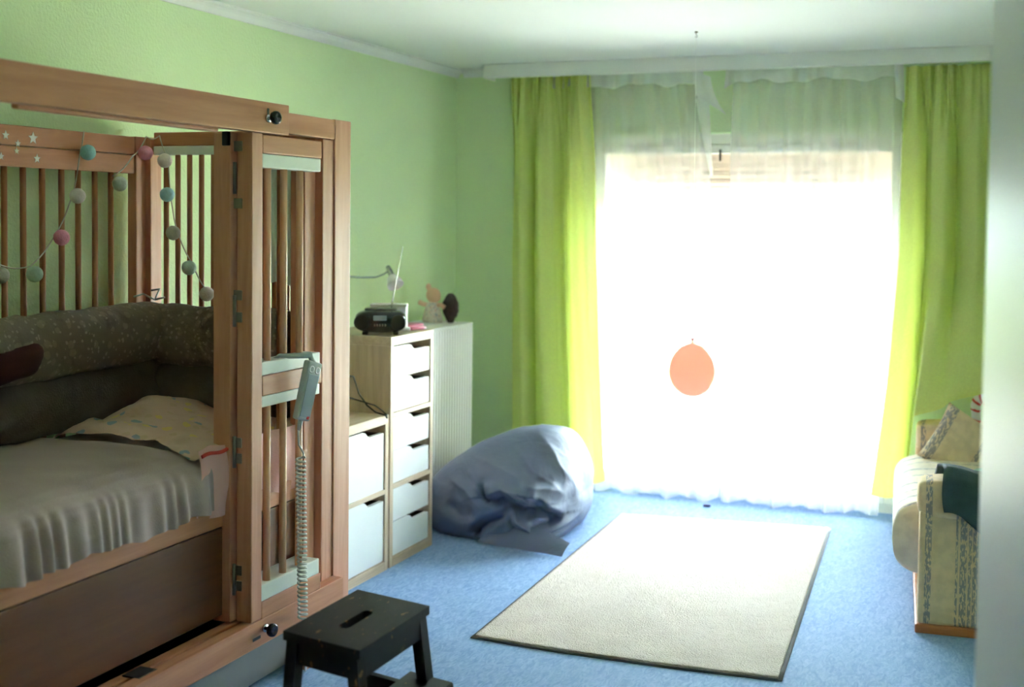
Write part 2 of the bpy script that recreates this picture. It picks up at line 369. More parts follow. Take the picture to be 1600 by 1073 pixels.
def obj(name, bm, m, parent=None, local=False):
    """link bm as ONE mesh object; world-space geometry is re-based on its parent's spot unless local"""
    bmesh.ops.recalc_face_normals(bm, faces=bm.faces)
    me = bpy.data.meshes.new(name)
    if parent is not None and not local:
        root = parent
        off = Vector((0, 0, 0))
        while root is not None:
            off += root.location; root = root.parent
        for v in bm.verts: v.co -= off
    bm.to_mesh(me); bm.free(); me.materials.append(m if not isinstance(m, str) else MAT[m])
    o = bpy.data.objects.new(name, me); C.objects.link(o)
    if parent is not None: o.parent = parent
    return o
def tag(o, label, cat, group=None, kind=None):
    o['label'] = label; o['category'] = cat
    if group: o['group'] = group
    if kind: o['kind'] = kind
    return o
def thing(name, label, cat, loc=(0, 0, 0), rotz=0.0, group=None):
    o = bpy.data.objects.new(name, None); o.empty_display_size = .05; C.objects.link(o)
    o.location = loc; o.rotation_euler = (0, 0, rotz)
    return tag(o, label, cat, group)
def struct(name, bm, m, parent=None, label=None):
    o = obj(name, bm, m, parent)
    if parent is None: o['kind'] = 'structure'
    if label: o['label'] = label; 
    return o
def nz3(p, s=1.0, seed=0.0):
    return mnoise.noise(Vector((p[0] * s + seed, p[1] * s + seed * 1.3, p[2] * s - seed)))
def soft_box(bm, size, centre, power=4.0, n=24, amp=.0, ns=6.0, seed=0.0, rot=None):
    """pillow-like superellipsoid"""
    sx, sy, sz = [s / 2 for s in size]; c = Vector(centre)
    def sg(v, p): return math.copysign(abs(v) ** p, v)
    e = 2.0 / power
    def fn(a, b):
        th = 2 * PI * a; ph = PI * (b - .5)
        x = sg(math.cos(ph), e) * sg(math.cos(th), e); y = sg(math.cos(ph), e) * sg(math.sin(th), e); z = sg(math.sin(ph), e)
        p = Vector((x * sx, y * sy, z * sz))
        if amp: p += Vector((x, y, z)).normalized() * nz3(p, ns, seed) * amp
        if rot is not None: p = rot @ p
        return c + p
    grid(bm, fn, n * 2, n, closed_u=True)
    bmesh.ops.remove_doubles(bm, verts=bm.verts, dist=1e-5)
    return bm

# ================================================================== the room
X1, Y0, H = 3.72, -7.9, 2.472
YP = -5.27          # unseen partition and doorway, added to keep bounced light off the bed
WX0, WX1, WZ1 = .835, 2.612, 2.075
WT = .32
struct('floor', box(-.02, X1 + .02, Y0, .12, -.1, 0), 'floor', label='blue marbled linoleum floor')
struct('ceiling', box(-.02, X1 + .02, Y0, WT, H, H + .1), 'ceiling', label='plain white ceiling')
struct('wall_left', box(-.2, 0, Y0, WT, 0, H), 'wall', label='light green woodchip wall behind the bed')
struct('wall_right', box(X1, X1 + .2, YP, WT, 0, H), 'wall')
hs = bmesh.new(); bx(hs, X1, X1 + .2, Y0, YP, 0, H); bx(hs, -.02, 0.01, Y0, YP - .12, 0, H)
struct('wall_hall_side_unseen', hs, 'dimwall')
pw = bmesh.new(); bx(pw, 0, 1.48, YP - .12, YP, 0, H); bx(pw, 3.30, X1, YP - .12, YP, 0, H); bx(pw, 1.48, 3.30, YP - .12, YP, 2.08, H)
struct('wall_front_added', pw, 'wall')  # added partition, holds back light bounced from the camera side
hw = bmesh.new(); bx(hw, -.2, X1 + .2, Y0 - .2, Y0, 0, H)
struct('wall_hall_unseen', hw, 'dimwall')  # unseen end of the added dark hall
wb = bmesh.new()
bx(wb, 0, WX0, 0, WT, 0, H); bx(wb, WX1, X1, 0, WT, 0, H); bx(wb, WX0, WX1, 0, WT, WZ1, H); bx(wb, WX0, WX1, .12, WT, -.1, 0)
struct('wall_back', wb, 'wall', label='light green wall around the balcony door')
# cornice strips: cove profile
def cove(bm, along, a, b, d=.05, h=.045):
    prof = [(0, 0), (0, -h), (.010, -h), (.024, -h * .55), (d * .7, -.016), (d, -.010), (d, 0)]
    if along == 'y': prism(bm, [(p[0], H + p[1]) for p in prof], 'y', a, b)
    else: prism(bm, [(-p[0], H + p[1]) for p in prof], 'x', a, b)
    return bm
struct('trim_1', cove(bmesh.new(), 'y', Y0, 0), 'cornice', label='white cornice along the left wall')
struct('trim_2', cove(bmesh.new(), 'x', .05, X1), 'cornice', label='white cornice above the window')
struct('baseboard_back', bx(box(.02, WX0, -.015, 0, 0, .06, .003), WX1, X1, -.015, 0, 0, .06, .003), 'white_rail')
# balcony door: outer frame, two leaves with panes
win = obj('window_1', bx(bx(bx(bx(bmesh.new(), WX0, WX0 + .03, .1, .17, 0, WZ1, .004), WX1 - .03, WX1, .1, .17, 0, WZ1, .004), WX0 + .03, WX1 - .03, .1, .17, WZ1 - .06, WZ1, .004), WX0 + .03, WX1 - .03, .1, .17, 0, .05, .004), 'pvc')
win['kind'] = 'structure'; win['label'] = 'wide white glazed balcony door behind the sheer curtains'
XM = (WX0 + WX1) / 2
a, b = WX0 + .032, WX1 - .032
q = bmesh.new(); z0, z1, t = .052, WZ1 - .062, .05
bx(q, a, a + t, .09, .15, z0, z1, .006); bx(q, b - t, b, .09, .15, z0, z1, .006)
bx(q, a + t, b - t, .09, .15, z1 - t, z1, .006); bx(q, a + t, b - t, .09, .15, z0, z0 + .05, .006)
lf = obj('window_frame', q, 'pvc', win)
obj('pane', box(a + t, b - t, .115, .121, z0 + .05, z1 - t), 'glass', lf)
hb = bmesh.new(); bx(hb, b - .04, b - .01, .075, .09, 1.0, 1.13, .004); tube(hb, [(b - .025, .08, 1.07), (b - .025, .045, 1.07), (b - .025, .042, .96)], .009)
obj('window_handle', hb, 'silver', win)
# small dark catch high on the meeting stile
obj('window_latch', bx(bmesh.new(), 1.594, 1.606, .078, .09, 1.92, 1.985, .003), 'cable', win)
# outside: terrace, garden, awning
tr_ = obj('terrace_slab', box(-4, 8, WT, 4.5, -.16, -.03), 'concrete'); tr_['kind'] = 'structure'
ga = obj('garden_ground', box(-40, 45, 4.5, 60, -.3, -.08), 'lawn'); ga['kind'] = 'structure'
bld = thing('outside_blind', 'raised outside slat blind at the top of the balcony door', 'blind', (XM, .24, 2.0))
obj('head_box', box(WX0 + .004, WX1 - .004, .20, .30, 2.0, WZ1 - .002, .004), 'slat', bld)
zz_ = 1.985
for k_ in range(7):
    tl_ = math.radians((86, 86, 85, 83, 78, 66, 48)[k_]); dz = .024 * math.sin(tl_); dy = .024 * math.cos(tl_)
    q = bmesh.new(); prism(q, [(.245 - dy, zz_ + dz), (.245, zz_ + .004), (.245 + dy, zz_ - dz), (.245 + dy, zz_ - dz - .002), (.245, zz_ + .002), (.245 - dy, zz_ + dz - .002)], 'x', WX0 + .01, WX1 - .01)
    obj('slat', q, 'slat', bld); zz_ -= .044
for xx_ in (WX0 + .3, WX1 - .3):
    obj('ladder_cord', tube(bmesh.new(), [(xx_, .245, 2.0), (xx_, .245, zz_ + .03)], .002, 5), 'cord', bld)

# door leaf standing open at the right edge of the view
da = Vector((3.102, -4.5, 0)); ddir = Vector((.235, -.972, 0)).normalized(); dn = Vector((-ddir.y, ddir.x, 0))
rotd = math.atan2(ddir.y, ddir.x)
dm = Matrix.Translation(da) @ Matrix.Rotation(rotd, 4, 'Z')
# local x runs along the leaf away from its free edge, local y across its thickness (leaf lies on the +y side = away from window)
db = bmesh.new(); bx(db, 0, .78, .002, .042, .008, 2.03, .003, mat=dm)
door = obj('door_1', db, 'door'); door['kind'] = 'structure'; door['label'] = 'white door leaf standing open at the right edge'
hbm = bmesh.new()
tube(hbm, [dm @ Vector(p) for p in ((.06, .04, 1.05), (.06, .09, 1.05), (.075, .095, 1.05), (.18, .095, 1.05))], .01)
lathe(hbm, [(.025, 0), (.025, .006)], 20, dm @ Vector((.06, .041, 1.05)), dm.to_3x3() @ Vector((0, 1, 0)))
obj('door_handle', hbm, 'silver', door)

# ================================================================== the care bed
BY0 = -5.05
bed = thing('care_bed', 'high beech care bed with barred sides and folded gate along the green wall', 'bed', (.5, -4.0, 0))
def part(name, m, *boxes, parent=bed, bev=.004):
    q = bmesh.new()
    for b in boxes: bx(q, *b, bev)
    return obj(name, q, m, parent)
BAR = None
def bar(x, y, z0, z1, r_=.0105, parent=bed, m='beech_shaded_bar'):
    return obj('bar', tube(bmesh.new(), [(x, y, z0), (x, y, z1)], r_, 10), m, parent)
# back side on the wall
part('top_rail', 'beech_y', (.055, .085, BY0, -3.092, 1.806, 1.872))
part('top_rail', 'beech_y', (.055, .085, BY0, -3.092, 1.735, 1.804))
part('corner_post', 'beech_z', (.05, .09, -3.090, -3.033, .0, 1.874))
part('corner_post', 'beech_z', (.05, .11, -3.031, -2.965, .0, 1.874))
for k in range(14):
    y = [-3.208, -3.294, -3.381, -3.464, -3.557, -3.646, -3.731][k] if k < 7 else -3.731 - .087 * (k - 6)
    if y > BY0 + .1: bar(.07, y, .72, 1.737)
part('side_board', 'beech_shaded_panel', (.055, .085, BY0, -3.092, .28, .73))
def star(cy_, cz, rr):
    q = bmesh.new(); poly = []
    for i in range(10):
        a = PI / 2 + i * PI / 5; s = rr if i % 2 == 0 else rr * .45
        poly.append((cy_ + math.cos(a) * s, cz + math.sin(a) * s))
    prism(q, poly, 'x', .0848, .0866); return q
for y, z, rr in ((-3.738, 1.836, .016), (-3.615, 1.834, .022), (-3.684, 1.812, .013), (-3.690, 1.787, .012), (-3.758, 1.766, .013), (-3.597, 1.766, .016)):
    obj('star_sticker', star(y, z, rr), 'star', bed)
# foot-end panel towards the window
part('end_rail', 'beech_x', (.112, .88, -3.015, -2.975, 1.842, 1.893))
part('white_strip', 'strip', (.112, .80, -3.017, -2.973, 1.808, 1.841))
k = 0; x = .155
while x < .79:
    bar(x, -2.995, .72, 1.809); x += .0535
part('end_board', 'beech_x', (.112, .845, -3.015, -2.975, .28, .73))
# near head end, outside the picture
part('head_post', 'beech_z', (.05, .11, BY0 - .06, BY0, 0, 1.874)); part('head_post', 'beech_z', (.85, .91, BY0 - .06, BY0, 0, 1.93))
part('head_board', 'beech_x', (.112, .848, BY0 - .05, BY0 - .015, .28, 1.3))
# front side frame
part('front_post', 'beech_z', (.835, .885, -2.990, -2.875, 0.0, 1.930))
part('front_stile', 'beech_z', (.845, .880, -3.067, -2.992, .256, 1.856))
part('top_beam', 'beech_y', (.838, .885, -3.70, -2.992, 1.858, 1.928))
fr = part('front_rail', 'beech_y', (.89, .93, BY0, -3.368, 1.846, 1.945))
part('track', 'beech_y', (.865, .888, -4.53, -3.70, 1.836, 1.86), parent=fr, bev=.006)
br_ = bmesh.new()
bx(br_, .885, .93, BY0, -2.992, .195, .280, .004); bx(br_, .83, .868, BY0, -2.992, .195, .277, .004); bx(br_, .868, .885, BY0, -2.992, .2, .262)
brail = obj('bottom_rail', br_, 'beech_y', bed)
# rail knobs
def knob(c, ax, parent):
    q = lathe(bmesh.new(), [(.006, -.03), (.006, .0), (.013, 0), (.02, .004), (.022, .012), (.02, .02), (.012, .023), (.010, .020), (0, .020)], 20, c, ax)
    o = obj('knob', q, 'gloss_black', parent)
    obj('knob_washer', lathe(bmesh.new(), [(.013, 0), (.013, .006), (.0, .006)], 16, Vector(c) - Vector(ax).normalized() * .02, ax), 'silver', o)
    return o
knob((.952, -3.500, 1.893), (1, -.15, .05), fr)
obj('slot', bx(bmesh.new(), .9295, .931, -3.500, -3.488, 1.900, 1.925, .0004), 'black', fr)
knob((.952, -3.512, .248), (1, -.15, -.05), brail)
obj('slot', bx(bmesh.new(), .9295, .931, -3.575, -3.53, .222, .232, .0004), 'black', brail)
obj('latch_plate', bx(bmesh.new(), .845, .905, -4.10, -4.02, .2775, .2815, .0008), 'black', brail)
# outer gate leaf
def gate(x0, x1, ya, yb, parent, stile_w):
    q = bmesh.new()
    bx(q, x0, x1, ya, ya + stile_w, .283, 1.844, .004)
    return obj('gate_leaf', q, 'beech_z', parent)
g1 = gate(.872, .928, -3.580, -3.150, bed, .060)
LX0, LX1 = .876, .928
part('gate_rail', 'beech_y', (LX0, LX1, -3.500 - .019, -3.155, 1.781, 1.840), parent=g1)
part('white_strip', 'strip', (LX0 - .006, LX1 - .002, -3.519, -3.158, 1.735, 1.780), parent=g1)
part('white_strip', 'strip', (LX0 - .02, LX1 - .002, -3.519, -3.158, 1.069, 1.112), parent=g1)
part('gate_rail', 'beech_y', (LX0, LX1, -3.519, -3.150, 1.003, 1.068), parent=g1)
part('white_strip', 'strip', (LX0, LX1 - .003, -3.519, -3.158, .966, 1.002), parent=g1)
part('white_strip', 'strip', (LX0 - .04, LX1 - .002, -3.519, -3.158, .336, .389), parent=g1)
part('gate_rail', 'beech_y', (LX0, LX1, -3.519, -3.150, .279, .335), parent=g1)
for y in (-3.458, -3.361, -3.261):
    bar(.905, y, .38, .968, .0125, g1, 'beech_lit'); bar(.905, y, 1.108, 1.738, .0125, g1, 'beech_lit')
# inner gate leaf folded behind
g2 = gate(.797, .862, -3.600, -3.15, bed, .060)
part('gate_stile', 'beech_z', (.800, .858, -3.150, -3.080, .283, 1.83), parent=g2)
part('gate_rail', 'beech_y', (.805, .855, -3.539, -3.151, 1.781, 1.830), parent=g2)
part('gate_rail', 'beech_y', (.805, .855, -3.539, -3.151, 1.003, 1.068), parent=g2)
part('white_strip', 'strip', (.805, .855, -3.539, -3.151, .336, .389), parent=g2)
for y in (-3.44, -3.355, -3.262):
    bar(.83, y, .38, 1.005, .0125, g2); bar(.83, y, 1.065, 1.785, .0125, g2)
for z in (1.80, 1.62, 1.33, 1.26, .86, .84 - .03, .40, .45):
    obj('hinge', bx(bmesh.new(), .845, .892, -3.5835 - .0, -3.5795, z - .016, z + .016, .001), 'steel', g1)
for z in (1.70, 1.28, .83, .42):
    obj('hinge_pin', tube(bmesh.new(), [(.867, -3.585, z - .05), (.867, -3.585, z + .05)], .006, 8), 'steel', g1)
obj('top_bolt', bx(bmesh.new(), .838, .862, -3.615, -3.60, 1.80, 1.845, .004), 'black', g2)
# netting panel hooked behind the folded leaves
nb = bmesh.new()
grid(nb, lambda a, b: Vector((.778 + .012 * math.sin(a * 30 + math.sin(b * 4)), -3.56 + .48 * a, 1.775 - .43 * b - .012 * math.sin(a * 15) * b)), 60, 14)
obj('net_panel', nb, 'net', bed)
# lifting base inside
part('base_lip', 'beech_y', (.80, .835, BY0 + .02, -3.02, .592, .665))
part('base_panel', 'beech_shaded_panel', (.805, .832, BY0 + .02, -3.02, .305, .588))
part('base_deck', 'kick', (.12, .80, BY0 + .02, -3.02, .57, .615))
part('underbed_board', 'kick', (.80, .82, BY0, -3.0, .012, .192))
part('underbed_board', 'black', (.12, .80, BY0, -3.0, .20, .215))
part('foot_runner', 'beech_y', (.825, .90, -3.20, -2.875 + .002, .0, .045))
# mattress, bed linen
def mattress_mesh():
    return soft_box(bmesh.new(), (.70, 1.96, .21), (.475, -4.04, .721), 9, 24)
tag(obj('mattress', smooth(mattress_mesh()), 'mattress'), 'thick mattress lying inside the beech care bed under the linen', 'mattress')
def sheet_mesh():
    q = bmesh.new()
    ya, yb = BY0 + .03, -3.672
    prof = [(.13, .838), (.25, .842), (.4, .846), (.55, .846), (.68, .842), (.76, .836), (.81, .822), (.838, .80), (.85, .775), (.856, .74), (.860, .70), (.863, .655)]
    def fn(a, b):
        y = ya + (yb - ya) * a
        t = b * (len(prof) - 1); i = min(int(t), len(prof) - 2); fr_ = t - i
        x = prof[i][0] * (1 - fr_) + prof[i + 1][0] * fr_; z = prof[i][1] * (1 - fr_) + prof[i + 1][1] * fr_
        k = max(0, min(1, (b - .58) / .3))
        ph = y * 105 + 3.0 * math.sin(y * 9) + 2.0 * math.sin(y * 23 + 1)
        ph += (1 - b) * 2.0
        x += k * .016 * math.sin(ph) * (.6 + .4 * math.sin(y * 5))
        if b > .9: z += .006 * math.sin(y * 13) + .004 * math.sin(y * 41)
        z += .006 * nz3((x * 3, y * 3, 0), 2.5) * (1 - k)
        if a > .985 and b < .6: z -= .004
        return Vector((x, y, z))
    grid(q, fn, 360, 44); return q
tag(obj('fitted_sheet', sheet_mesh(), 'sheet'), 'white fitted sheet with a gathered ruffled edge hanging over the mattress side', 'sheet')
def blanket_mesh():
    q = bmesh.new()
    ya, yb = -3.70, -3.03
    prof = [(.14, .852), (.25, .872), (.40, .880), (.55, .876), (.68, .868), (.78, .86), (.835, .845)]
    def fn(a, b):
        t = b * (len(prof) - 1); i = min(int(t), len(prof) - 2); fr_ = t - i
        x = prof[i][0] * (1 - fr_) + prof[i + 1][0] * fr_; z = prof[i][1] * (1 - fr_) + prof[i + 1][1] * fr_
        y0_ = -3.59 - .15 * b - .02 * math.sin(b * 9)
        y = y0_ + (yb - y0_) * a
        z += .022 * nz3((x, y, 0), 7.0, 2.0) + .012 * nz3((x, y, 0), 18.0, 5.0) + .05 * math.exp(-((x - .32) / .14) ** 2 - ((y + 3.28) / .16) ** 2)
        z -= .02 * max(0, 1 - a * 10)
        return Vector((x, y, z))
    grid(q, fn, 60, 46); return q
bl = obj('floral_blanket', blanket_mesh(), 'floral'); tag(bl, 'pale pink floral blanket spread over the window end of the mattress', 'blanket')
def blanket_side():
    q = bmesh.new()
    def fn(a, b):
        y = -3.745 + .715 * a
        x = .838 + .012 * math.sin(PI * min(1, b * 1.2)) + .008 * math.sin(y * 40 + b * 2)
        z = .856 - .215 * b + .012 * nz3((y, b, 0), 8) - .012 * math.sin(y * 17) * b
        return Vector((x, y, z))
    grid(q, fn, 50, 16); return q
obj('pink_side', blanket_side(), 'skirtdark', bl)['label'] = 'plain pink hanging side'
obj('red_edging', tube(bmesh.new(), [(.850, -3.735 + .022 * i, .838 + .004 * math.sin(i) + .0006 * i) for i in range(13)], .006, 6), 'red_trim', bl)['label'] = 'red piped edge'
# padded bumpers tied inside the bars
def pad(p0, p1, normal, z0, z1, thick, bulge=.0, seed=0.0, sag=0.0, n=70):
    """soft roll of padding from p0 to p1 (plan), bulging along normal"""
    q = bmesh.new(); p0 = Vector(p0); p1 = Vector(p1); nn = Vector(normal)
    L_ = (p1 - p0).length
    def fn(a, b):
        th = 2 * PI * b
        c, s = math.cos(th), math.sin(th)
        cs = math.copysign(abs(c) ** .7, c); ss = math.copysign(abs(s) ** .7, s)
        end = min(1, min(a, 1 - a) * L_ / .06 + .35) ** .5
        base = p0 + (p1 - p0) * a
        zc = (z0 + z1) / 2 - sag * math.sin(PI * a) * 1.0; hh = (z1 - z0) / 2
        off = nn * (thick / 2 + cs * thick / 2 * end)
        z = zc + ss * hh * end
        p = Vector((base.x, base.y, z)) + off
        d = .02 * nz3(p, 7, seed) + .010 * nz3(p, 19, seed + 3)
        return p + nn * d + Vector((0, 0, d * .7))
    grid(q, lambda u_, v_: fn(u_, v_), n, 28)
    bmesh.ops.remove_doubles(q, verts=q.verts, dist=1e-5)
    es = [e for e in q.edges if e.is_boundary]
    if es: bmesh.ops.holes_fill(q, edges=es)
    return smooth(q)
PG = 'grey padded bumpers around the bed'
tag(obj('bumper_pad', pad((.095, BY0 + .1, 0), (.095, -3.03, 0), (1, 0, 0), 1.045, 1.262, .17, seed=1, sag=.012), 'bumper'), 'grey speckled padded bumper along the long wall side of the bed, uppermost roll', 'bumper', PG)
tag(obj('bumper_pad', pad((.13, -3.02, 0), (.79, -3.02, 0), (0, -1, 0), 1.025, 1.25, .15, seed=4, n=40), 'bumper'), 'grey speckled padded bumper across the end bars nearest the window, uppermost roll', 'bumper', PG)
tag(obj('bumper_pad', pad((.095, BY0 + .1, 0), (.095, -3.03, 0), (1, 0, 0), .84, 1.06, .13, seed=7), 'bumper_low'), 'plain dark grey padding under the speckled bumper on the wall side', 'bumper', PG)
tag(obj('bumper_pad', pad((.13, -3.02, 0), (.79, -3.02, 0), (0, -1, 0), .85, 1.04, .12, seed=9, n=40), 'bumper_low'), 'plain dark grey padding under the speckled bumper at the window end', 'bumper', PG)
rc = bmesh.new()
soft_box(rc, (.12, .34, .12), (.215, -3.93, 1.10), 3, 18, amp=.04, ns=9, seed=3)
tag(obj('red_cloth', smooth(rc), 'red_cloth'), 'crumpled dark red cloth tucked below the wall-side bumper', 'cloth')
tieb = bmesh.new()
tube(tieb, [(.16, -3.07, 1.262), (.13, -3.10, 1.285), (.11, -3.13, 1.275)], .004, 6); tube(tieb, [(.16, -3.07, 1.262), (.15, -3.03, 1.30), (.12, -3.04, 1.295)], .004, 6)
tube(tieb, [(.16, -3.07, 1.262), (.19, -3.05, 1.272)], .004, 6)
tag(obj('fabric_tie', tieb, 'cord'), 'thin white ribbon bow tying the bumper to the corner post', 'ribbon')
# cotton ball string light
gar = thing('string_light', 'garland of pastel cotton balls on pale cord hung over the bed bars', 'string light', (.12, -3.2, 1.8))
ballpos = [('teal', srgb(149, 199, 201), (.118, -3.385, 1.798)), ('pink', srgb(234, 153, 181), (.118, -3.071, 1.813)), ('sage', srgb(188, 203, 191), (.118, -3.216, 1.693)),
           ('rose', srgb(227, 216, 210), (.118, -3.438, 1.644)), ('pink', srgb(234, 153, 181), (.118, -3.518, 1.500)), ('mint', srgb(181, 201, 189), (.118, -3.646, 1.379)),
           ('grey', srgb(181, 178, 167), (.118, -3.796, 1.381)), ('white', srgb(231, 220, 213), (.182, -3.04, 1.785)), ('blue', srgb(160, 206, 220), (.193, -3.04, 1.658)),
           ('grey', srgb(181, 178, 167), (.22, -3.04, 1.514)), ('mint', srgb(181, 201, 189), (.292, -3.04, 1.385)), ('rose', srgb(227, 216, 210), (.367, -3.035, 1.289))]
for i, (key, col, p) in enumerate(ballpos):
    q = bmesh.new(); bmesh.ops.create_icosphere(q, subdivisions=3, radius=.0275)
    for v in q.verts: v.co += Vector(p) + v.co.normalized() * .0012 * nz3(v.co, 120, i)
    obj('cotton_ball', smooth(q), ball_mat(key, col), gar)['label'] = key + ' cotton ball'
def droop(pts, m=6):
    out = []
    for a, b in zip(pts, pts[1:]):
        a, b = Vector(a), Vector(b)
        for i in range(m): out.append(a.lerp(b, i / m) - Vector((0, 0, .012 * math.sin(PI * i / m))))
    out.append(Vector(pts[-1])); return out
obj('cord', tube(bmesh.new(), droop([(.10, -3.80, 1.42), (.10, -3.646, 1.405), (.10, -3.518, 1.52), (.10, -3.438, 1.66), (.095, -3.40, 1.79), (.088, -3.37, 1.874)]), .0025, 5), 'cord', gar)
obj('cord', tube(bmesh.new(), droop([(.10, -3.235, 1.72), (.10, -3.12, 1.80), (.09, -3.03, 1.878), (.15, -3.03, 1.88), (.182, -3.02, 1.80), (.193, -3.02, 1.66), (.22, -3.02, 1.53), (.292, -3.02, 1.40), (.367, -3.02, 1.29)]), .0025, 5), 'cord', gar)

# remote handset with coiled cable hooked on the gate's middle rail
rem = thing('remote_control', 'grey bed remote with coiled cable hooked on the gate middle rail', 'remote', (.955, -3.29, 1.0))
tilt = Matrix.Translation((.962, -3.302, .997)) @ Matrix.Rotation(math.radians(-10), 4, 'Z') @ Matrix.Rotation(math.radians(-15), 4, 'X') @ Matrix.Rotation(math.radians(3), 4, 'Y')
q = bmesh.new(); bx(q, -.014, .014, -.036, .036, -.1, .1, .009, 3, mat=tilt)
for v in q.verts:
    l = tilt.inverted() @ v.co; l.y *= 1.0 - .12 * (-l.z + .1) / .2; v.co = tilt @ l
body = obj('handset', q, 'grey_plastic', rem)
q = bmesh.new(); bx(q, .0138, .0152, -.026, .026, -.088, .055, .0005, 1, mat=tilt)
obj('keypad', q, 'grey_face', body)
for yy in (-.016, .014):
    q = bmesh.new(); lathe(q, [(.0125, 0), (.0125, .0018), (.008, .0018), (.0078, 0)], 20, tilt @ Vector((.0138, yy, .072)), tilt.to_3x3() @ Vector((1, 0, 0)))
    obj('key_ring', q, 'white_key', body)
q = bmesh.new(); bx(q, .0138, .0154, .010, .022, -.094, -.084, .0003, 1, mat=tilt); obj('badge', q, 'red_print', body)
obj('hook', tube(bmesh.new(), [tilt @ Vector((.0, -.0, .095)), tilt @ Vector((-.004, -.02, .118)), (.93, -3.36, 1.118), (.905, -3.385, 1.120), (.885, -3.39, 1.105)], [.012, .011, .009, .007, .006], 8), 'grey_plastic', rem)
obj('cable_sleeve', tube(bmesh.new(), [tilt @ Vector((0, 0, -.1)), tilt @ Vector((0, .0, -.135))], [.010, .005], 10), 'grey_plastic', rem)
cend = tilt @ Vector((0, 0, -.135))
cp = [cend, Vector((.951, -3.355, .84)), Vector((.951, -3.325, .80)), Vector((.951, -3.335, .775))]
q = bmesh.new(); tube(q, [cp[0], cp[0] + Vector((0, -.001, -.02)), cp[0] + Vector((-.002, .006, -.05)), (.956, -3.325, .80), (.957, -3.318, .790), (.960, -3.322, .781), (.965, -3.330, .778)], .0036, 8)
n_t = 38
pts = []
for i in range(n_t * 12 + 1):
    t = i / (n_t * 12); a = 2 * PI * n_t * t; z = .778 - .55 * t
    cx_, cy_ = .958, -3.336 + .018 * t
    pts.append((cx_ + .0145 * math.cos(a), cy_ + .0145 * math.sin(a), z))
tube(q, pts, .0040, 6)
tube(q, [pts[-1], (.958, -3.318, .21), (.96, -3.31, .13), (.94, -3.27, .03), (.90, -3.2, .012)], .004, 6)
obj('coiled_cable', q, 'coil', rem)

# ================================================================== drawer cabinets
def cabinet(name, label, y0, y1, z1, rows, cols, shelves, x0=.16, x1=.575, side=.03, split=.0):
    t = thing(name, label, 'cabinet', ((x0 + x1) / 2, (y0 + y1) / 2, 0))
    obj('side_panel', box(x0, x1, y0, y0 + side, 0, z1 - .04, .002), 'oak_z', t); obj('side_panel', box(x0, x1, y1 - side, y1, 0, z1 - .04, .002), 'oak_z', t)
    obj('top_panel', box(x0, x1, y0, y1, z1 - .04, z1, .002), 'oak_y', t)
    obj('bottom_panel', box(x0, x1, y0 + side, y1 - side, 0, .04, .002), 'oak_y', t)
    obj('back_panel', box(x0, x0 + .01, y0 + side, y1 - side, .04, z1 - .04), 'drawer_in', t)
    for z in shelves: obj('shelf', box(x0 + .01, x1, y0 + side, y1 - side, z - .01, z + .01, .001), 'oak_y', t)
    for yc in cols[1:-1]: obj('divider', box(x0 + .01, x1, yc - .012, yc + .012, .04, z1 - .04, .001), 'oak_z', t)
    for ci in range(len(cols) - 1):
        ya = cols[ci] + (side if ci == 0 else .012) + .004; yb = cols[ci + 1] - (side if ci == len(cols) - 2 else .012) - .004
        for (za, zb) in rows:
            W = yb - ya; d = .030
            prof = [(ya, za), (yb, za), (yb, zb - d), (ya + W * .60, zb - d), (ya + W * .55, zb - d * .8), (ya + W * .48, zb - d * .2), (ya + W * .42, zb), (ya, zb)]
            q = prism(bmesh.new(), prof, 'x', x1 - .028, x1 - .006)
            dr = obj('drawer', q, 'drawer', t)
            q = bmesh.new()
            bx(q, x0 + .03, x1 - .029, ya, ya + .012, za, zb - .03); bx(q, x0 + .03, x1 - .029, yb - .012, yb, za, zb - .03); bx(q, x0 + .03, x1 - .029, ya, yb, za, za + .008); bx(q, x0 + .03, x0 + .04, ya, yb, za, zb - .03)
            obj('drawer_box', q, 'drawer_in', dr)
    return t
hi = 1.045
cabinet('drawer_cabinet', 'tall narrow pale oak cabinet of six white drawers beside the radiator', -1.948, -1.505, hi,
        [(.857, .998), (.704, .853), (.528, .676), (.378, .524), (.204, .350), (.046, .200)], [-1.948, -1.505], [.690, .364])
cabinet('drawer_cabinet', 'low pale oak cabinet of large white drawers between bed and tall cabinet', -2.70, -1.966, .70,
        [(.368, .652), (.046, .346)], [-2.70, -2.345, -1.966], [.357])

# radiator
rad = thing('radiator', 'white panel radiator with vertical ribs in the left corner', 'radiator', (.2, -1.0, .1))
RX = .335; RY0, RY1 = -1.47, -.50
q = bmesh.new()
def ribs(a, b):
    y = RY0 + (RY1 - RY0) * a; ph = (y * 1.0 / .0333) % 1.0
    return Vector((RX - .008 * (1 if .0 < ph < .28 else 0) - (.0), y, .13 + .85 * b))
grid(q, ribs, 232, 2, smooth=False)
obj('front_plate', q, 'radiator', rad)
part('radiator_core', 'radiator', (.20, RX - .012, RY0, RY1, .12, .985), parent=rad)
q = bmesh.new(); bx(q, .19, RX + .004, RY0, RY1, .985, .998, .003)
obj('top_grille', q, 'radiator', rad)
part('side_cover', 'radiator', (.19, RX + .002, RY1, RY1 + .006, .12, .998), parent=rad, bev=.002)
part('wall_bracket', 'radiator', (.0, .20, -1.2, -1.16, .15, .9), (.0, .20, -.75, -.71, .15, .9), parent=rad)
obj('vent_plug', lathe(bmesh.new(), [(.014, 0), (.014, .012), (.009, .016), (.009, .03), (0, .03)], 14, (.25, RY1 + .006, .94), (0, 1, 0)), 'brass', rad)
part('shelf_board', 'white_plastic', (.02, .19, RY0, RY1, .985, 1.0), parent=rad)

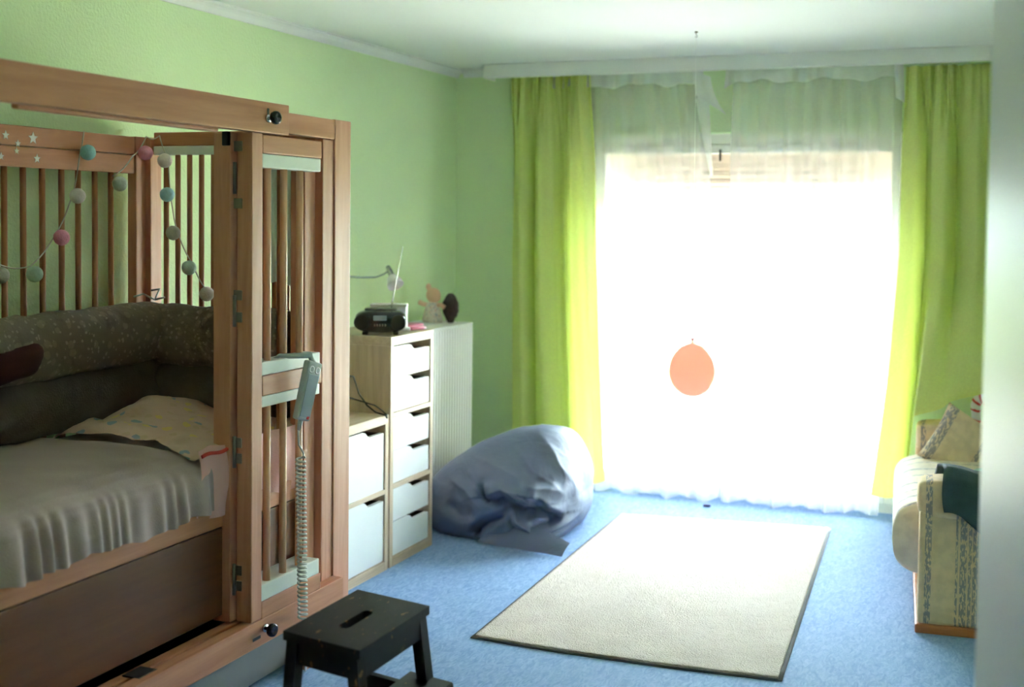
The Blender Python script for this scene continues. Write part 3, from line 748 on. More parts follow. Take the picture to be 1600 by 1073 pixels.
# things on the tall cabinet and the radiator
rd = thing('radio', 'glossy black oval portable radio standing on the tall drawer cabinet', 'radio', (.46, -1.80, hi))
ra = math.atan2(.43, .90)
RM = Matrix.Translation((.452, -1.815, hi + .006)) @ Matrix.Rotation(ra, 4, 'Z')
def rbox(size, c, power, n=22, m='gloss_black', name='part', parent=rd):
    q = soft_box(bmesh.new(), size, (0, 0, 0), power, n)
    for v in q.verts: v.co = RM @ (v.co + Vector(c))
    return obj(name, smooth(q), m, parent)
bd = rbox((.235, .175, .105), (0, 0, .054), 3.2, name='radio_body')
rbox((.15, .12, .014), (-.0, .02, .106), 3, m='black', name='disc_lid')
for sx in (-.082, .082):
    q = lathe(bmesh.new(), [(.034, 0), (.036, .006), (.03, .010), (.02, .008), (0, .010)], 24, RM @ Vector((sx, -.074, .052)), RM.to_3x3() @ Vector((sx * 1.5, -1, .1)))
    obj('speaker_cone', q, 'black', rd)
q = bmesh.new(); bx(q, -.03, .03, -.09, -.083, .062, .084, .003, 2, mat=RM); obj('display', q, 'grey_face', rd)
q = bmesh.new()
for i in range(5): bx(q, -.028 + .012 * i, -.020 + .012 * i, -.090, -.083, .036, .046, .002, 1, mat=RM)
obj('button_row', q, 'silver', rd)
obj('antenna', tube(bmesh.new(), [(.474, -1.76, 1.14), (.50, -1.775, 1.24), (.53, -1.79, 1.35), (.556, -1.80, 1.45)], [.0035, .003, .0022, .0015], 8), 'silver', rd)
for sx in (-.07, .07):
    q = bmesh.new(); bx(q, sx - .012, sx + .012, -.05, .05, -.006, .006, .002, 1, mat=RM); obj('foot', q, 'black', rd)
bxm = Matrix.Translation((.40, -1.63, hi)) @ Matrix.Rotation(.35, 4, 'Z')
q = bmesh.new(); bx(q, -.085, .085, -.035, .035, .0, .115, .006, 2, mat=bxm)
tbx = obj('plastic_box', q, 'white_plastic'); tag(tbx, 'pale whitish box standing behind the black radio', 'box')
q = bmesh.new(); bx(q, -.088, .088, -.038, .038, .115, .127, .004, 2, mat=bxm); obj('lid', q, 'lampwhite', tbx)
# pink toys
q = bmesh.new(); soft_box(q, (.12, .20, .022), (.265, -1.13, .998 + .011), 4, 14)
pk = obj('toy_tray', smooth(q), 'palepink'); tag(pk, 'flat pink and pale pink toy case lying on the radiator top', 'toy')
q = bmesh.new(); soft_box(q, (.095, .17, .016), (.265, -1.13, .998 + .029), 4, 12); obj('case_lid', smooth(q), 'pink', pk)
q = bmesh.new(); tube(q, [(.50, -1.60, hi + .008), (.515, -1.56, hi + .009), (.53, -1.525, hi + .008)], [.008, .007, .008], 8)
pb = obj('toy_brush', q, 'pink'); tag(pb, 'small bright pink toy stick lying at the cabinet front edge', 'toy')
q = bmesh.new(); soft_box(q, (.022, .03, .018), (.49, -1.615, hi + .009), 3, 10); obj('toy_tip', smooth(q), 'white_plastic', pb)
# doll
dl = thing('doll', 'small beige fabric doll in a patterned dress standing on the radiator', 'doll', (.15, -.62, 1.0))
dc = Vector((.15, -.63, 1.0))
q = bmesh.new(); soft_box(q, (.085, .06, .085), dc + Vector((.005, 0, .150)), 2.2, 16, amp=.004, ns=20); 
soft_box(q, (.03, .03, .04), dc + Vector((-.025, 0, .196)), 2, 8); obj('head', smooth(q), 'skin_doll', dl)
q = bmesh.new(); lathe(q, [(.0, 0), (.055, .0), (.058, .02), (.045, .07), (.03, .11), (0, .118)], 18, dc); obj('dress', q, 'patdress', dl)
for s in (-1, 1):
    q = bmesh.new(); tube(q, [dc + Vector((s * .025, -.0, .095)), dc + Vector((s * .055, -.01, .10)), dc + Vector((s * .078, -.01, .085 if s > 0 else .11))], [.013, .012, .014], 8); obj('arm', q, 'skin_doll', dl)
q = bmesh.new()
def yarn_fn(a, b):
    th = 2 * PI * a; ph = PI * (b - .5)
    p = Vector((math.cos(ph) * math.cos(th) * .042, math.cos(ph) * math.sin(th) * .036, math.sin(ph) * .078))
    p.x *= 1.0 - .25 * (-p.z / .07) if p.z < 0 else 1.0
    dsp = 1 + .10 * math.sin(th * 11 + math.sin(ph * 9) * 1.5) + .12 * nz3(p, 60, 2)
    return Vector((.248, -.60, 1.078)) + p * dsp
grid(q, yarn_fn, 64, 32, closed_u=True); bmesh.ops.remove_doubles(q, verts=q.verts, dist=1e-5)
tag(obj('yarn_figure', smooth(q), 'yarn'), 'dark brown fuzzy yarn figure standing right of the beige doll', 'toy')
# bendy lamp
lp = thing('bendy_lamp', 'small white spot lamp on a bendy arm reaching along the green wall', 'lamp', (.02, -1.7, 1.27))
obj('wall_plate', lathe(bmesh.new(), [(.0, 0), (.04, 0), (.04, .012), (.02, .02), (0, .02)], 20, (0, -1.72, 1.27), (1, 0, 0)), 'silver', lp)
obj('bendy_arm', tube(bmesh.new(), [(.015, -1.72, 1.27), (.04, -1.69, 1.275), (.05, -1.6, 1.285), (.06, -1.42, 1.283), (.075, -1.30, 1.274), (.095, -1.20, 1.272), (.11, -1.14, 1.285), (.12, -1.11, 1.30)], .005, 8), 'greycable', lp)
LA = Vector((.55, -.35, -.75)).normalized()
hc = Vector((.125, -1.10, 1.30))
obj('lamp_socket', lathe(bmesh.new(), [(.0, -.03), (.012, -.03), (.015, .0), (.015, .03), (.02, .035), (0, .036)], 16, hc, LA), 'silver', lp)
obj('lamp_shade', lathe(bmesh.new(), [(.016, .03), (.03, .045), (.04, .07), (.044, .095), (.042, .095), (.038, .07), (.028, .048), (.0, .04)], 24, hc, LA), 'lampwhite', lp)
# loose cable on the low cabinet
q = bmesh.new()
tube(q, [(.47, -2.2, .90), (.47, -2.10, .88), (.475, -2.06, .80), (.50, -2.03, .745), (.54, -2.02, .715), (.582, -2.01, .704), (.584, -2.0, .69), (.58, -1.995, .704), (.555, -1.99, .72), (.535, -2.02, .745), (.50, -2.08, .77), (.46, -2.16, .80), (.44, -2.25, .80)], .004, 6)
tag(obj('power_cable', q, 'cable'), 'thin black cable looping down onto the low oak cabinet', 'cable')

# ================================================================== curtains
pel = thing('curtain_rail', 'long white curtain rail board under the ceiling above the window', 'curtain rail', (1.9, -.2, 2.36))
part('fascia', 'white_rail', (.276, X1 - .01, -.225, -.205, 2.393, 2.4715), parent=pel)
part('rail_top', 'white_rail', (.276, X1 - .01, -.205, -.055, 2.425, 2.437), parent=pel)
part('mounting_board', 'ceiling', (.30, X1 - .01, -.203, -.07, 2.4372, 2.4715), parent=pel)
part('end_cap', 'white_rail', (.27, .277, -.225, -.055, 2.393, 2.4715), parent=pel, bev=.002)
def interp(tab, t):
    for (a, va), (b, vb_) in zip(tab, tab[1:]):
        if t <= b: return va + (vb_ - va) * ((t - a) / (b - a) if b > a else 0)
    return tab[-1][1]
def ss(a, b, x):
    t = max(0, min(1, (x - a) / (b - a))); return t * t * (3 - 2 * t)
def pleat(t):
    """broad soft folds: rounded crests, tighter valleys, -1..1"""
    v = math.sin(2 * PI * t); return math.copysign(abs(v) ** .75, v)
def curtain_l():
    q = bmesh.new(); ZT, ZB = 2.405, .085
    xl = [(0, .412), (.45, .402), (.8, .415), (1, .42)]; xr = [(0, .900), (.45, .936), (.68, .967), (1, 1.027)]
    def fn(a, b):
        z = ZT + (ZB - ZT) * b
        wob = a + .014 * math.sin(a * 11 + b * 1.4) * (1 - a) * a * 4
        x = interp(xl, b) + (interp(xr, b) - interp(xl, b)) * wob
        ph = 3.4 * a + .10 + .30 * a * math.sin(a * 5) + .10 * b
        big = pleat(ph) * .050 + .010 * math.sin(2 * PI * (8.3 * a + .3 - .2 * b))
        small = .022 * math.sin(2 * PI * 8.5 * a + 2 * math.sin(9 * a)) + .01 * math.sin(2 * PI * 19 * a)
        g = ss(0, .22, b)
        x += .018 * math.cos(2 * PI * ph) * g
        y = -.150 + small * (1 - g) + big * (.25 + .75 * g)
        y += -.05 * ss(.4, 1, b) * ss(.75, 1.0, a)
        return Vector((x, min(y, -.098), z + .006 * math.sin(a * 20) * b))
    grid(q, fn, 220, 60); return q
tag(obj('curtain', curtain_l(), 'lime'), 'lime green curtain hanging at the left of the window behind the beanbag', 'curtain', 'lime curtains')
def curtain_r():
    q = bmesh.new(); ZT = 2.388
    xl = [(0, 2.614), (.43, 2.614), (.7, 2.575), (1, 2.496)]; xr = [(0, 3.34), (.5, 3.36), (1, 3.42)]
    def fn(a, b):
        s = ss(.175, .225, a)
        hx = 2.66 + max(0, a - .2) * .95
        zb = .15 * (1 - s) + min(.84, .628 + .42 * max(0, hx - 2.66)) * s
        z = ZT + (zb - ZT) * b
        bz = (ZT - z) / (ZT - .15)
        wob = a + .010 * math.sin(a * 12 + bz)
        x = interp(xl, bz) + (interp(xr, bz) - interp(xl, bz)) * wob
        ph = 4.2 * a + .66 + .25 * a * math.sin(a * 4) - .12 * bz
        big = .050 * pleat(ph) + .010 * math.sin(2 * PI * (9.5 * a + .1))
        small = .022 * math.sin(2 * PI * 11 * a + 2 * math.sin(7 * a)) + .01 * math.sin(2 * PI * 24 * a)
        g = ss(0, .22, bz)
        x += .018 * math.cos(2 * PI * ph) * g
        y = -.150 + small * (1 - g) + big * (.25 + .75 * g)
        y = min(y, -.098)
        k = ss(.62, 1.0, b) * s
        y = y * (1 - k) + (-.545 + .10 * max(0, a - .2)) * k
        return Vector((x, y, z))
    grid(q, fn, 240, 60); return q
cr_ = obj('curtain', curtain_r(), 'lime'); tag(cr_, 'lime green curtain right of the window, its hem laid over the sofa arm', 'curtain', 'lime curtains')
def sheer(xl, xr, ZT, ZB, seed, nf, hemwave):
    q = bmesh.new()
    def fn(a, b):
        zb = ZB + hemwave(a)
        z = ZT + (zb - ZT) * b
        wob = a + .006 * math.sin(a * 40 + seed)
        x = interp(xl, b) + (interp(xr, b) - interp(xl, b)) * wob
        y = -.075 + (.022 * math.sin(2 * PI * nf * a + 1.6 * math.sin(a * 7 + seed) + .6 * b) * 1.25 + .004 * math.sin(2 * PI * nf * 2.3 * a + seed)) * (.75 + .25 * b)
        return Vector((x, min(y, -.03), z))
    grid(q, fn, 260, 24); return q
def header(x0, x1, z0, z1, seed):
    q = bmesh.new()
    def fn(a, b):
        x = x0 + (x1 - x0) * a
        z = z1 + (z0 + .010 * math.sin(x * 17 + seed) + .006 * math.sin(x * 41) - z1) * b
        return Vector((x, -.118 + .008 * math.sin(x * 70 + 2 * math.sin(x * 11 + seed)) - .012 * b, z))
    grid(q, fn, 160, 6); return q
SG = 'white sheer curtains'
s1 = obj('sheer_curtain', sheer([(0, .62), (1, .62)], [(0, 1.53), (.2, 1.575), (1, 1.655)], 2.38, .02, .5, 8, lambda a: .05 * ss(.45, .1, a) * (1 + math.sin(a * 19)) * .7 + .012 * math.sin(a * 33)), 'sheer')
tag(s1, 'white sheer curtain on the left half of the window with a folded-over corner', 'curtain', SG)
obj('gathered_header', header(.62, 1.545, 2.335, 2.43, 0.3), 'sheer_head', s1)
q = bmesh.new()
grid(q, lambda a, b: Vector((1.49 + .10 * a + .02 * b + .07 * b * b * a, -.145 - .02 * math.sin(PI * a), 2.40 - .03 * a - (.13 + .08 * a) * b)), 8, 10)
obj('folded_corner', q, 'sheer_head', s1)
q = bmesh.new()
grid(q, lambda a, b: Vector((1.505 + .09 * b + .075 * a * (1 - b * .8), -.138 - .012 * math.sin(PI * a) * (1 - b), 2.25 - .42 * b + .03 * a * (1 - b))), 8, 16)
obj('hanging_edge', q, 'sheer_head', s1)
s2 = obj('sheer_curtain', sheer([(0, 1.69), (.15, 1.682), (1, 1.662)], [(0, 2.60), (.45, 2.59), (1, 2.52)], 2.38, .015, 2.1, 8, lambda a: .02 * math.sin(a * 9) ** 2), 'sheer')
tag(s2, 'white sheer curtain on the right half of the window beside the lime curtain', 'curtain', SG)
obj('gathered_header', header(1.684, 2.59, 2.335, 2.42, 1.7), 'sheer_head', s2)
q = bmesh.new()
grid(q, lambda a, b: Vector((2.555 + .045 * a + .01 * b, -.150 - .015 * math.sin(PI * a), 2.40 - .17 * b - .03 * a * b)), 6, 8)
obj('folded_corner', q, 'sheer_head', s2)
q = bmesh.new()
grid(q, lambda a, b: Vector((1.672 + .055 * a - .008 * b, -.140 - .012 * math.sin(PI * a), 2.415 - .085 * b - .03 * (1 - a) * b)), 6, 6)
obj('folded_corner', q, 'sheer_head', s2)
tag(obj('dark_blue_strip', bx(bmesh.new(), 1.592, 1.632, -.155, -.145, .0, .014, .002), 'bluedark'), 'tiny dark blue strip lying on the floor before the window', 'strip')

# ================================================================== balloon
bal = thing('balloon', 'peach orange balloon hanging on a thin thread before the window', 'balloon', (1.746, -1.098, .87))
prof = []
for i in range(29):
    t = i / 28; a = PI * t
    rr = .113 * math.sin(a) ** .94; h = -.125 * math.cos(a) * (1.0 if t < .5 else 1.06)
    if t > .5: rr *= 1 - .10 * (t - .5) * 2
    prof.append((rr, h))
prof[0] = (0, prof[0][1]); prof[-1] = (.006, prof[-1][1] + .004)
obj('balloon_skin', lathe(bmesh.new(), prof, 40, (1.746, -1.098, .868)), 'balloon', bal)
q = bmesh.new(); lathe(q, [(.005, 0), (.007, .005), (.004, .010), (.010, .018), (.012, .024), (0, .024)], 12, (1.744, -1.098, 1.0)); obj('knot', q, 'peachy', bal)
obj('thread', tube(bmesh.new(), [(1.744, -1.098, 1.02), (1.740, -1.098, 1.8), (1.737, -1.098, H - .026)], .0008, 5), 'white_plastic', bal)
q = lathe(bmesh.new(), [(0, 0), (.008, 0), (.008, -.006), (0, -.006)], 12, (1.737, -1.098, H)); tube(q, [(1.737, -1.098, H - .006), (1.737, -1.098, H - .016), (1.743, -1.098, H - .022), (1.737, -1.098, H - .028), (1.733, -1.098, H - .022)], .002, 6)
tag(obj('ceiling_hook', q, 'steel'), 'tiny metal hook in the ceiling holding the balloon thread', 'hook')

# ================================================================== rug
rg = thing('rug', 'cream short pile rug with dark rubber edge on the blue floor', 'rug', (1.8, -1.6, 0))
R0, R1, R2, R3 = [Vector(v) for v in ((1.289, -2.663, 0), (2.450, -2.640, 0), (2.316, -.373, 0), (1.225, -.534, 0))]
def rpt(a, b, z, ins=0.0):
    p = (R0 * (1 - a) + R1 * a) * (1 - b) + (R3 * (1 - a) + R2 * a) * b
    p = p + Vector((0, -.028 * (1 - (2 * a - 1) ** 2) * (1 - b) ** 2, 0))
    return Vector((p.x, p.y, z))
def slab(ins, z0, z1, nu, nv, bumpy=0.0):
    q = bmesh.new()
    def f(a, b): return ins + (1 - 2 * ins) * a, ins * .55 + (1 - ins * 1.1) * b
    top = grid(q, lambda a, b: rpt(*f(a, b), z1 + bumpy * nz3((a * 60, b * 110, 0), 1.0)), nu, nv)
    bot = grid(q, lambda a, b: rpt(*f(a, b), z0), nu, nv)
    for j in range(nv):
        q.faces.new((top[j][0], top[j + 1][0], bot[j + 1][0], bot[j][0])); q.faces.new((top[j][nu], bot[j][nu], bot[j + 1][nu], top[j + 1][nu]))
    for i in range(nu):
        q.faces.new((top[0][i], bot[0][i], bot[0][i + 1], top[0][i + 1])); q.faces.new((top[nv][i], top[nv][i + 1], bot[nv][i + 1], bot[nv][i]))
    return q
obj('rubber_backing', slab(0.0, .001, .004, 24, 24), 'rubber', rg)
obj('pile', slab(.0125, .004, .011, 120, 160, .003), 'rug', rg)

# ================================================================== step stool
SX, SY = 1.405, -4.178
st = thing('step_stool', 'black worn wooden step stool standing in front of the bed', 'stool', (1.6, -3.98, 0), 0)
def SP(x, y, z):  # local: x across (towards the room), y along the bed
    a = .02
    return Vector((1.406 + x * math.cos(a) - y * math.sin(a) * 0 - .0 + y * .004, -4.151 + y - x * .21 * 1.0, z))
# the seat is a slab with a grip slot cut through
def seat():
    q = bmesh.new(); W, D = .257, .397; z0, z1 = .476, .5
    n = 12
    cx_, cy_, L2, r_ = W * .5, D * .47, .060, .0165
    ring = []
    for i in range(n): a = -PI / 2 + PI * i / (n - 1) - PI / 2 + PI / 2; ring.append((cx_ + r_ * math.sin(PI * i / (n - 1) - PI / 2) , cy_ + L2 + r_ * math.cos(PI * i / (n - 1) - PI / 2)))
    for i in range(n): ring.append((cx_ + r_ * math.sin(PI / 2 - PI * i / (n - 1)), cy_ - L2 - r_ * math.cos(PI / 2 - PI * i / (n - 1))))
    m_ = len(ring)
    def outer(p):
        dx, dy = p[0] - cx_, p[1] - cy_
        s = min([(W - cx_) / dx if dx > 1e-9 else 1e9, -cx_ / dx if dx < -1e-9 else 1e9, (D - cy_) / dy if dy > 1e-9 else 1e9, -cy_ / dy if dy < -1e-9 else 1e9]); return (cx_ + dx * s, cy_ + dy * s)
    out = []
    for i, p in enumerate(ring):
        out.append(outer(p))
    # put true corners in
    corners = [(0, 0), (W, 0), (W, D), (0, D)]
    for c in corners:
        j = min(range(m_), key=lambda i: (out[i][0] - c[0]) ** 2 + (out[i][1] - c[1]) ** 2); out[j] = c
    V = {}
    for nm, pts_, z in (('ot', out, z1), ('it', ring, z1), ('ob', out, z0), ('ib', ring, z0)):
        V[nm] = [q.verts.new(SP(p[0], p[1], z)) for p in pts_]
    for i in range(m_):
        j = (i + 1) % m_
        q.faces.new((V['ot'][i], V['ot'][j], V['it'][j], V['it'][i])); q.faces.new((V['ob'][j], V['ob'][i], V['ib'][i], V['ib'][j]))
        q.faces.new((V['ot'][j], V['ot'][i], V['ob'][i], V['ob'][j])); q.faces.new((V['it'][i], V['it'][j], V['ib'][j], V['ib'][i]))
    return q
obj('seat', seat(), 'stool', st)
def bar4(q, a, b, wx, wy):
    """square bar between two stool points, section wx by wy"""
    rings = []
    for p in (a, b):
        rings.append([q.verts.new(SP(p[0] + sx * wx / 2, p[1] + sy * wy / 2, p[2])) for sx, sy in ((-1, -1), (1, -1), (1, 1), (-1, 1))])
    for i in range(4):
        j = (i + 1) % 4; q.faces.new((rings[0][i], rings[0][j], rings[1][j], rings[1][i]))
    q.faces.new(list(reversed(rings[0]))); q.faces.new(rings[1])
    return q
def hbar(q, a, b, h, t, along):
    rings = []
    for p in (a, b):
        o = ((0, t / 2) if along == 'x' else (t / 2, 0))
        rings.append([q.verts.new(SP(p[0] + s1_ * o[0], p[1] + s1_ * o[1], p[2] + s2_ * h / 2)) for s1_, s2_ in ((-1, -1), (1, -1), (1, 1), (-1, 1))])
    for i in range(4):
        j = (i + 1) % 4; q.faces.new((rings[0][i], rings[0][j], rings[1][j], rings[1][i]))
    q.faces.new(list(reversed(rings[0]))); q.faces.new(rings[1]); return q
for ya, yb in ((.024, -.006), (.373, .403)):
    obj('leg', bar4(bmesh.new(), (.028, ya, .476), (.0, yb, 0), .036, .04), 'stool', st)
    obj('leg', bar4(bmesh.new(), (.229, ya, .476), (.285, yb, 0), .036, .04), 'stool', st)
for y in (.024, .373): obj('apron', hbar(bmesh.new(), (.04, y, .445), (.222, y, .445), .06, .02, 'x'), 'stool', st)
for x in (.022, .238): obj('apron', hbar(bmesh.new(), (x, .035, .445), (x, .362, .445), .06, .02, 'y'), 'stool', st)
for y in (.012, .385): obj('stretcher', hbar(bmesh.new(), (.02, y, .25), (.31, y, .25), .04, .022, 'x'), 'stool', st)
obj('stretcher', hbar(bmesh.new(), (.012, .012, .19), (.012, .385, .19), .04, .022, 'y'), 'stool', st)
q = bmesh.new(); hbar(q, (.262, .0, .288), (.262, .405, .288), .022, .15, 'y'); bmesh.ops.bevel(q, geom=list(q.edges), offset=.003, segments=2, affect='EDGES')
obj('lower_step', q, 'stool', st)
for y in (.0, .397):
    obj('leg', bar4(bmesh.new(), (.312, y + (.022 if y < .1 else -.03), .277), (.37, y, 0), .034, .03), 'stool', st)
# a small blue scrap caught under the seat
# ================================================================== beanbag
def bag_shape(d):
    """filled bag: wide flat bottom, crest leaning towards the window side"""
    up = max(0, d.z); hh = math.hypot(d.x, d.y); rr = hh ** .72 / max(1e-6, hh)
    p = Vector((d.x * .43 * rr, d.y * .42 * rr, .13 + math.copysign(abs(d.z) ** .85, d.z) * (.27 if d.z > 0 else .22)))
    th = math.atan2(d.y, d.x); k = 1 / (abs(math.cos(th)) ** 3 + abs(math.sin(th)) ** 3) ** (1 / 3)
    p.x *= k * .97; p.y *= k * (1.03 if d.y < 0 else .97)
    if d.x > 0: p.x *= .90
    h = math.exp(-((d.x * .9 - .30) / .62) ** 2 - ((d.y - .05) / .75) ** 2)
    p.z += up * .135 * h; p.x += .22 * max(0, p.z - .20)
    if d.z < 0: p.x *= 1 + .05 * d.z; p.y *= 1 + .04 * d.z
    return p + d * .022 * nz3(d, 1.8, 2.0) + d * .008 * nz3(d, 3.0, 5.0)
# folds of the loose cover: kind, polyline across the front of the bag (centimetres: sideways, up), height, widths above / below the line
FOLDS = [
    ('step', [(-15, 3), (-6, 6), (4, .5), (10, -.5)], .045, 6.0, 4.5),
    ('step', [(5, 3), (10, 2), (16, -2.5), (25, -8)], .042, 8.0, 4.0),
    ('valley', [(-3, -1), (-10, -7), (-19, -14), (-21, -20)], .055, 2.2, 2.2),
    ('ridge', [(-1, -2), (0, -8), (6, -14), (8, -19), (6, -23)], .040, 1.6, 2.4),
    ('valley', [(-3.5, -4), (-2, -9), (2, -15), (3, -22)], .025, 1.6, 1.6),
    ('valley', [(-17, 9), (-16, 4), (-14, 0)], .030, 1.3, 1.3),
    ('ridge', [(-24, 13), (-19, 8), (-17.5, 4)], .016, 1.6, 1.6),
    ('ridge', [(11, 28), (19, 19), (28, 5)], .016, 2.4, 2.4),
    ('ridge', [(-1, 22), (8, 14), (17, 7), (24, 0)], .010, 1.6, 2.6),
    ('valley', [(2, 18), (11, 10), (17, 8)], .012, 2.2, 2.2),
    ('ridge', [(-22, 17), (-8, 14), (4, 10)], .012, 1.8, 2.6),
    ('valley', [(-24, 9), (-12, 10), (2, 8)], .010, 2.0, 2.0),
    ('ridge', [(3, 9), (10, 6), (20, 4)], .012, 1.6, 2.0),
    ('ridge', [(6, -6), (14, -8), (17, -9)], .020, 1.4, 2.2),
    ('valley', [(8, -10), (16, -10), (25, -8)], .018, 1.8, 1.8),
    ('step', [(8, -18), (19, -15), (35, -13)], .022, 3.5, 2.5),
    ('valley', [(-34, -2), (-28, -7), (-20, -6)], .016, 3.0, 3.0),
    ('ridge', [(-33, 8), (-24, 4), (-16, -6)], .012, 3.0, 3.0),
    ('ridge', [(26, 12), (30, 0), (33, -10)], .010, 2.0, 2.0),
]
def fold_offset(px_, pz_):
    tot = 0.0
    for kind, pl_, A, wa, wb_ in FOLDS:
        best = 1e9; sgn = 1; endf = 1; n_ = len(pl_) - 1
        for i in range(n_):
            (x0, y0_), (x1, y1_) = pl_[i], pl_[i + 1]
            ex, ey = x1 - x0, y1_ - y0_; l2 = ex * ex + ey * ey
            t = ((px_ - x0) * ex + (pz_ - y0_) * ey) / l2; tc_ = max(0, min(1, t))
            qx, qy = px_ - x0 - ex * tc_, pz_ - y0_ - ey * tc_
            dd = math.hypot(qx, qy)
            if dd < best:
                best = dd; sgn = 1 if (ex * qy - ey * qx) > 0 else -1
                along = (i + tc_) / n_; endf = min(1, along * 4 + .15, (1 - along) * 4 + .15)
        if best > 22: continue
        wd = wa if sgn > 0 else wb_
        if kind == 'ridge': tot += A * endf * math.exp(-best / wd)
        elif kind == 'valley': tot -= A * endf * math.exp(-(best / wd) ** 2)
        elif sgn > 0: tot += A * endf * math.exp(-best / wd)
        else:
            k = min(1, best / 1.6); k = k * k * (3 - 2 * k)
            tot += A * endf * ((1 - k) - k * math.exp(-((best - 1.6) / wd) ** 2 if best > 1.6 else 0))
    return tot
def beanbag():
    q = bmesh.new(); bmesh.ops.create_icosphere(q, subdivisions=7, radius=1.0)
    c = Vector((.785, -.945, 0)); side = Vector((.928, .372, 0)); mid = Vector((.785, -.945, .215))
    for v in q.verts:
        d = v.co.normalized(); P_ = c + bag_shape(d)
        fr_ = max(0, min(1, (-d.x * -.372 * -1 - d.y * .928 + .35) * 1.4))
        if fr_ > 0 and P_.z > .004:
            rel = P_ - mid
            ux = rel.dot(side) * 100; uz = (rel.z + .12 * (-(rel.y) - .3)) * 100
            w_ = nz3((ux, uz, 0), .10, 3) * 1.5
            o_ = fold_offset(ux + w_, uz + .8 * nz3((ux, uz, 5), .10, 1))
            n_ = Vector((d.x * .5 + .22, d.y * .7 - .55, .25 + .35 * max(0, d.z))).normalized()
            P_ += n_ * o_ * 1.7 * fr_ * min(1, P_.z / .05)
        P_.z = max(P_.z, .002)
        v.co = P_
    return smooth(q)
bb = obj('beanbag', beanbag(), 'beanbag'); tag(bb, 'slouched blue grey beanbag on the floor beside the drawer cabinet', 'beanbag')
q = bmesh.new()
def flap(a, b):
    # a runs along the foot of the bag towards the pointed corner, b from the floor up to the bag
    lo = Vector((.76 + .465 * a, -1.385 - .075 * a, .004)); hi_ = Vector((.80 + .44 * a, -1.33 - .055 * a * a, .03 + .10 * math.sin(PI * min(1, a * .85)) * (1 - .55 * a)))
    p = lo.lerp(hi_, b); p += Vector((.1, -.5, .3)).normalized() * (.020 * math.sin(PI * b) + .006 * math.sin(a * 17 + b * 3)) * (1 - .5 * a); return p
grid(q, flap, 24, 12); obj('loose_flap', q, 'beanbag', bb)

# ================================================================== sofa
sa = math.radians(4.6)
sofa = thing('sofa', 'cream sofa with broken blue stripes at the right wall', 'sofa', (2.842, -1.905, 0), sa)
def lob(name, size, centre, power, m, amp=.0, parent=sofa, n=26, seed=0.0):
    q = soft_box(bmesh.new(), size, centre, power, n, amp, 6.0, seed); return obj(name, smooth(q), m, parent, local=True)
obj('arm_base', box(.0, .80, .0, .17, .035, .475, .012), 'sofa_x', sofa, local=True)
lob('arm_pad', (.82, .20, .15), (.40, .085, .522), 7, 'sofa_x')
obj('arm_base', box(.0, .80, 1.36, 1.53, .035, .49, .012), 'sofa_x', sofa, local=True)
lob('arm_pad', (.82, .20, .15), (.41, 1.445, .535), 7, 'sofa_x')
obj('plinth', box(-.008, .80, -.008, 1.53, .0, .035, .006), 'plinth', sofa, local=True)
obj('seat_base', box(.015, .80, .17, 1.36, .035, .165, .01), 'sofa_y', sofa, local=True)
q = bmesh.new()
def seatc(a, b):
    th = 2 * PI * a; c_, s_ = math.cos(th), math.sin(th)
    x = math.copysign(abs(c_) ** .35, c_) * .37 + .31; z = math.copysign(abs(s_) ** .45, s_) * .155 + .315
    if x < .1: x -= .03 * math.cos((z - .33) / .155 * 1.2)
    x -= 0.0; y = .175 + 1.18 * b
    e = min(1, min(b, 1 - b) * 14 + .5); z = .315 + (z - .315) * (e ** .4)
    return Vector((x - .01, y, z + .008 * nz3((x, y, z), 6)))
grid(q, seatc, 56, 40, closed_u=True)
es = [e for e in q.edges if e.is_boundary]; bmesh.ops.holes_fill(q, edges=es)
obj('seat_cushion', q, 'sofa_y', sofa, local=True)
lob('backrest', (.20, 1.20, .50), (.70, .765, .55), 5, 'sofa_y')
# pillow leaning on the far arm
pc = thing('pillow', 'square cream pillow with blue stripes leaning against the sofa far arm', 'pillow', (2.965, -.67, .52), 0)
q = bmesh.new()
def pill(a, b, s):
    u_, v_ = 2 * a - 1, 2 * b - 1
    e = (max(0, 1 - u_ ** 4)) ** .5 * (max(0, 1 - v_ ** 4)) ** .5
    k_ = 1 - .06 * (1 - abs(u_)) * 0
    x = u_ * .17 * (1 - .07 * (1 - v_ * v_) * 0 - .06 * (1 - abs(v_)) ** 1 * 0); z = v_ * .155
    x *= .93 + .07 * v_ * v_; z *= .93 + .07 * u_ * u_
    return Vector((x, s * .06 * e, z)) + Vector((0, .006 * nz3((u_, v_, s), 4), 0))
for s in (-1, 1): grid(q, lambda a, b, s=s: pill(a, b, s), 24, 24)
bmesh.ops.remove_doubles(q, verts=q.verts, dist=.0008)
pm = obj('pillow_cover', q, 'pillow', pc, local=True)
pm.rotation_euler = (math.radians(-24), math.radians(30), math.radians(4))
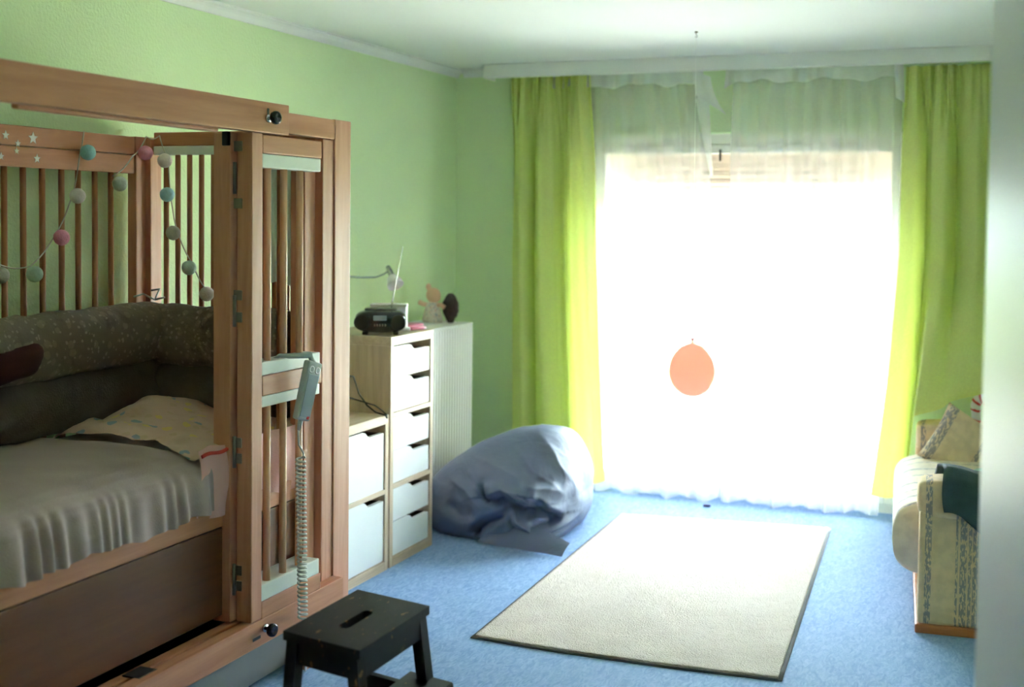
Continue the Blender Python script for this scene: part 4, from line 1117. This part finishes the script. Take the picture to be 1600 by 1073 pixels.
# blanket over the near arm
q = bmesh.new()
def bkt(a, b):
    x = .075 + .40 * a
    path = [(.30, .47), (.20, .60), (.13, .612), (.05, .612), (-.012, .585), (-.03, .53), (-.032, .47 - .05 * ss(.05, .35, a) + .03 * ss(.5, 1, a))]
    t = b * (len(path) - 1); i = min(int(t), len(path) - 2); f_ = t - i
    y = path[i][0] * (1 - f_) + path[i + 1][0] * f_; z = path[i][1] * (1 - f_) + path[i + 1][1] * f_
    x += .07 * (b - .5) * (1 - a) + .02 * math.sin(b * 5) * (1 - a)
    y += .010 * math.sin(a * 16 + b * 3) * (b > .55) - .006; z += .012 * math.sin(a * 9 + 1) + .008 * nz3((x, y, z), 14)
    return Vector((x, y - .004, z + .006))
grid(q, bkt, 40, 36)
bk = thing('throw_blanket', 'dark teal throw blanket draped over the near sofa arm', 'blanket', (2.842, -1.905, 0), sa)
o_ = obj('blanket_cloth', q, 'teal_cloth', bk, local=True); md = o_.modifiers.new('thick', 'SOLIDIFY'); md.thickness = .012; md.offset = 1
q = bmesh.new(); soft_box(q, (.16, .2, .07), (3.07, -1.0, .45), 2.6, 18, amp=.03, ns=11, seed=5)
tag(obj('aqua_cloth', smooth(q), 'aqua_cloth'), 'crumpled pale aqua cloth lying on the sofa seat under the pillow', 'cloth')
# striped toy peeking over the pillow
cn = thing('striped_toy', 'small red and white striped soft toy on the sofa behind the pillow', 'toy', (3.0, -.50, .66))
q = bmesh.new()
pts = [(3.005, -.47, .60), (3.003, -.48, .66), (3.0, -.49, .705), (3.012, -.495, .735), (3.04, -.50, .74), (3.06, -.50, .72)]
tube(q, pts, [.022, .023, .024, .024, .023, .02], 14); obj('toy_body', q, 'white_plastic', cn)
for i in range(5):
    a, b = Vector(pts[i]), Vector(pts[i + 1]); m_ = a.lerp(b, .5); d = (b - a).normalized(); tl = (d + Vector((.5, 0, .3))).normalized()
    obj('red_stripe', tube(bmesh.new(), [m_ - tl * .006, m_ + tl * .006], .0248, 14), 'red_print', cn)
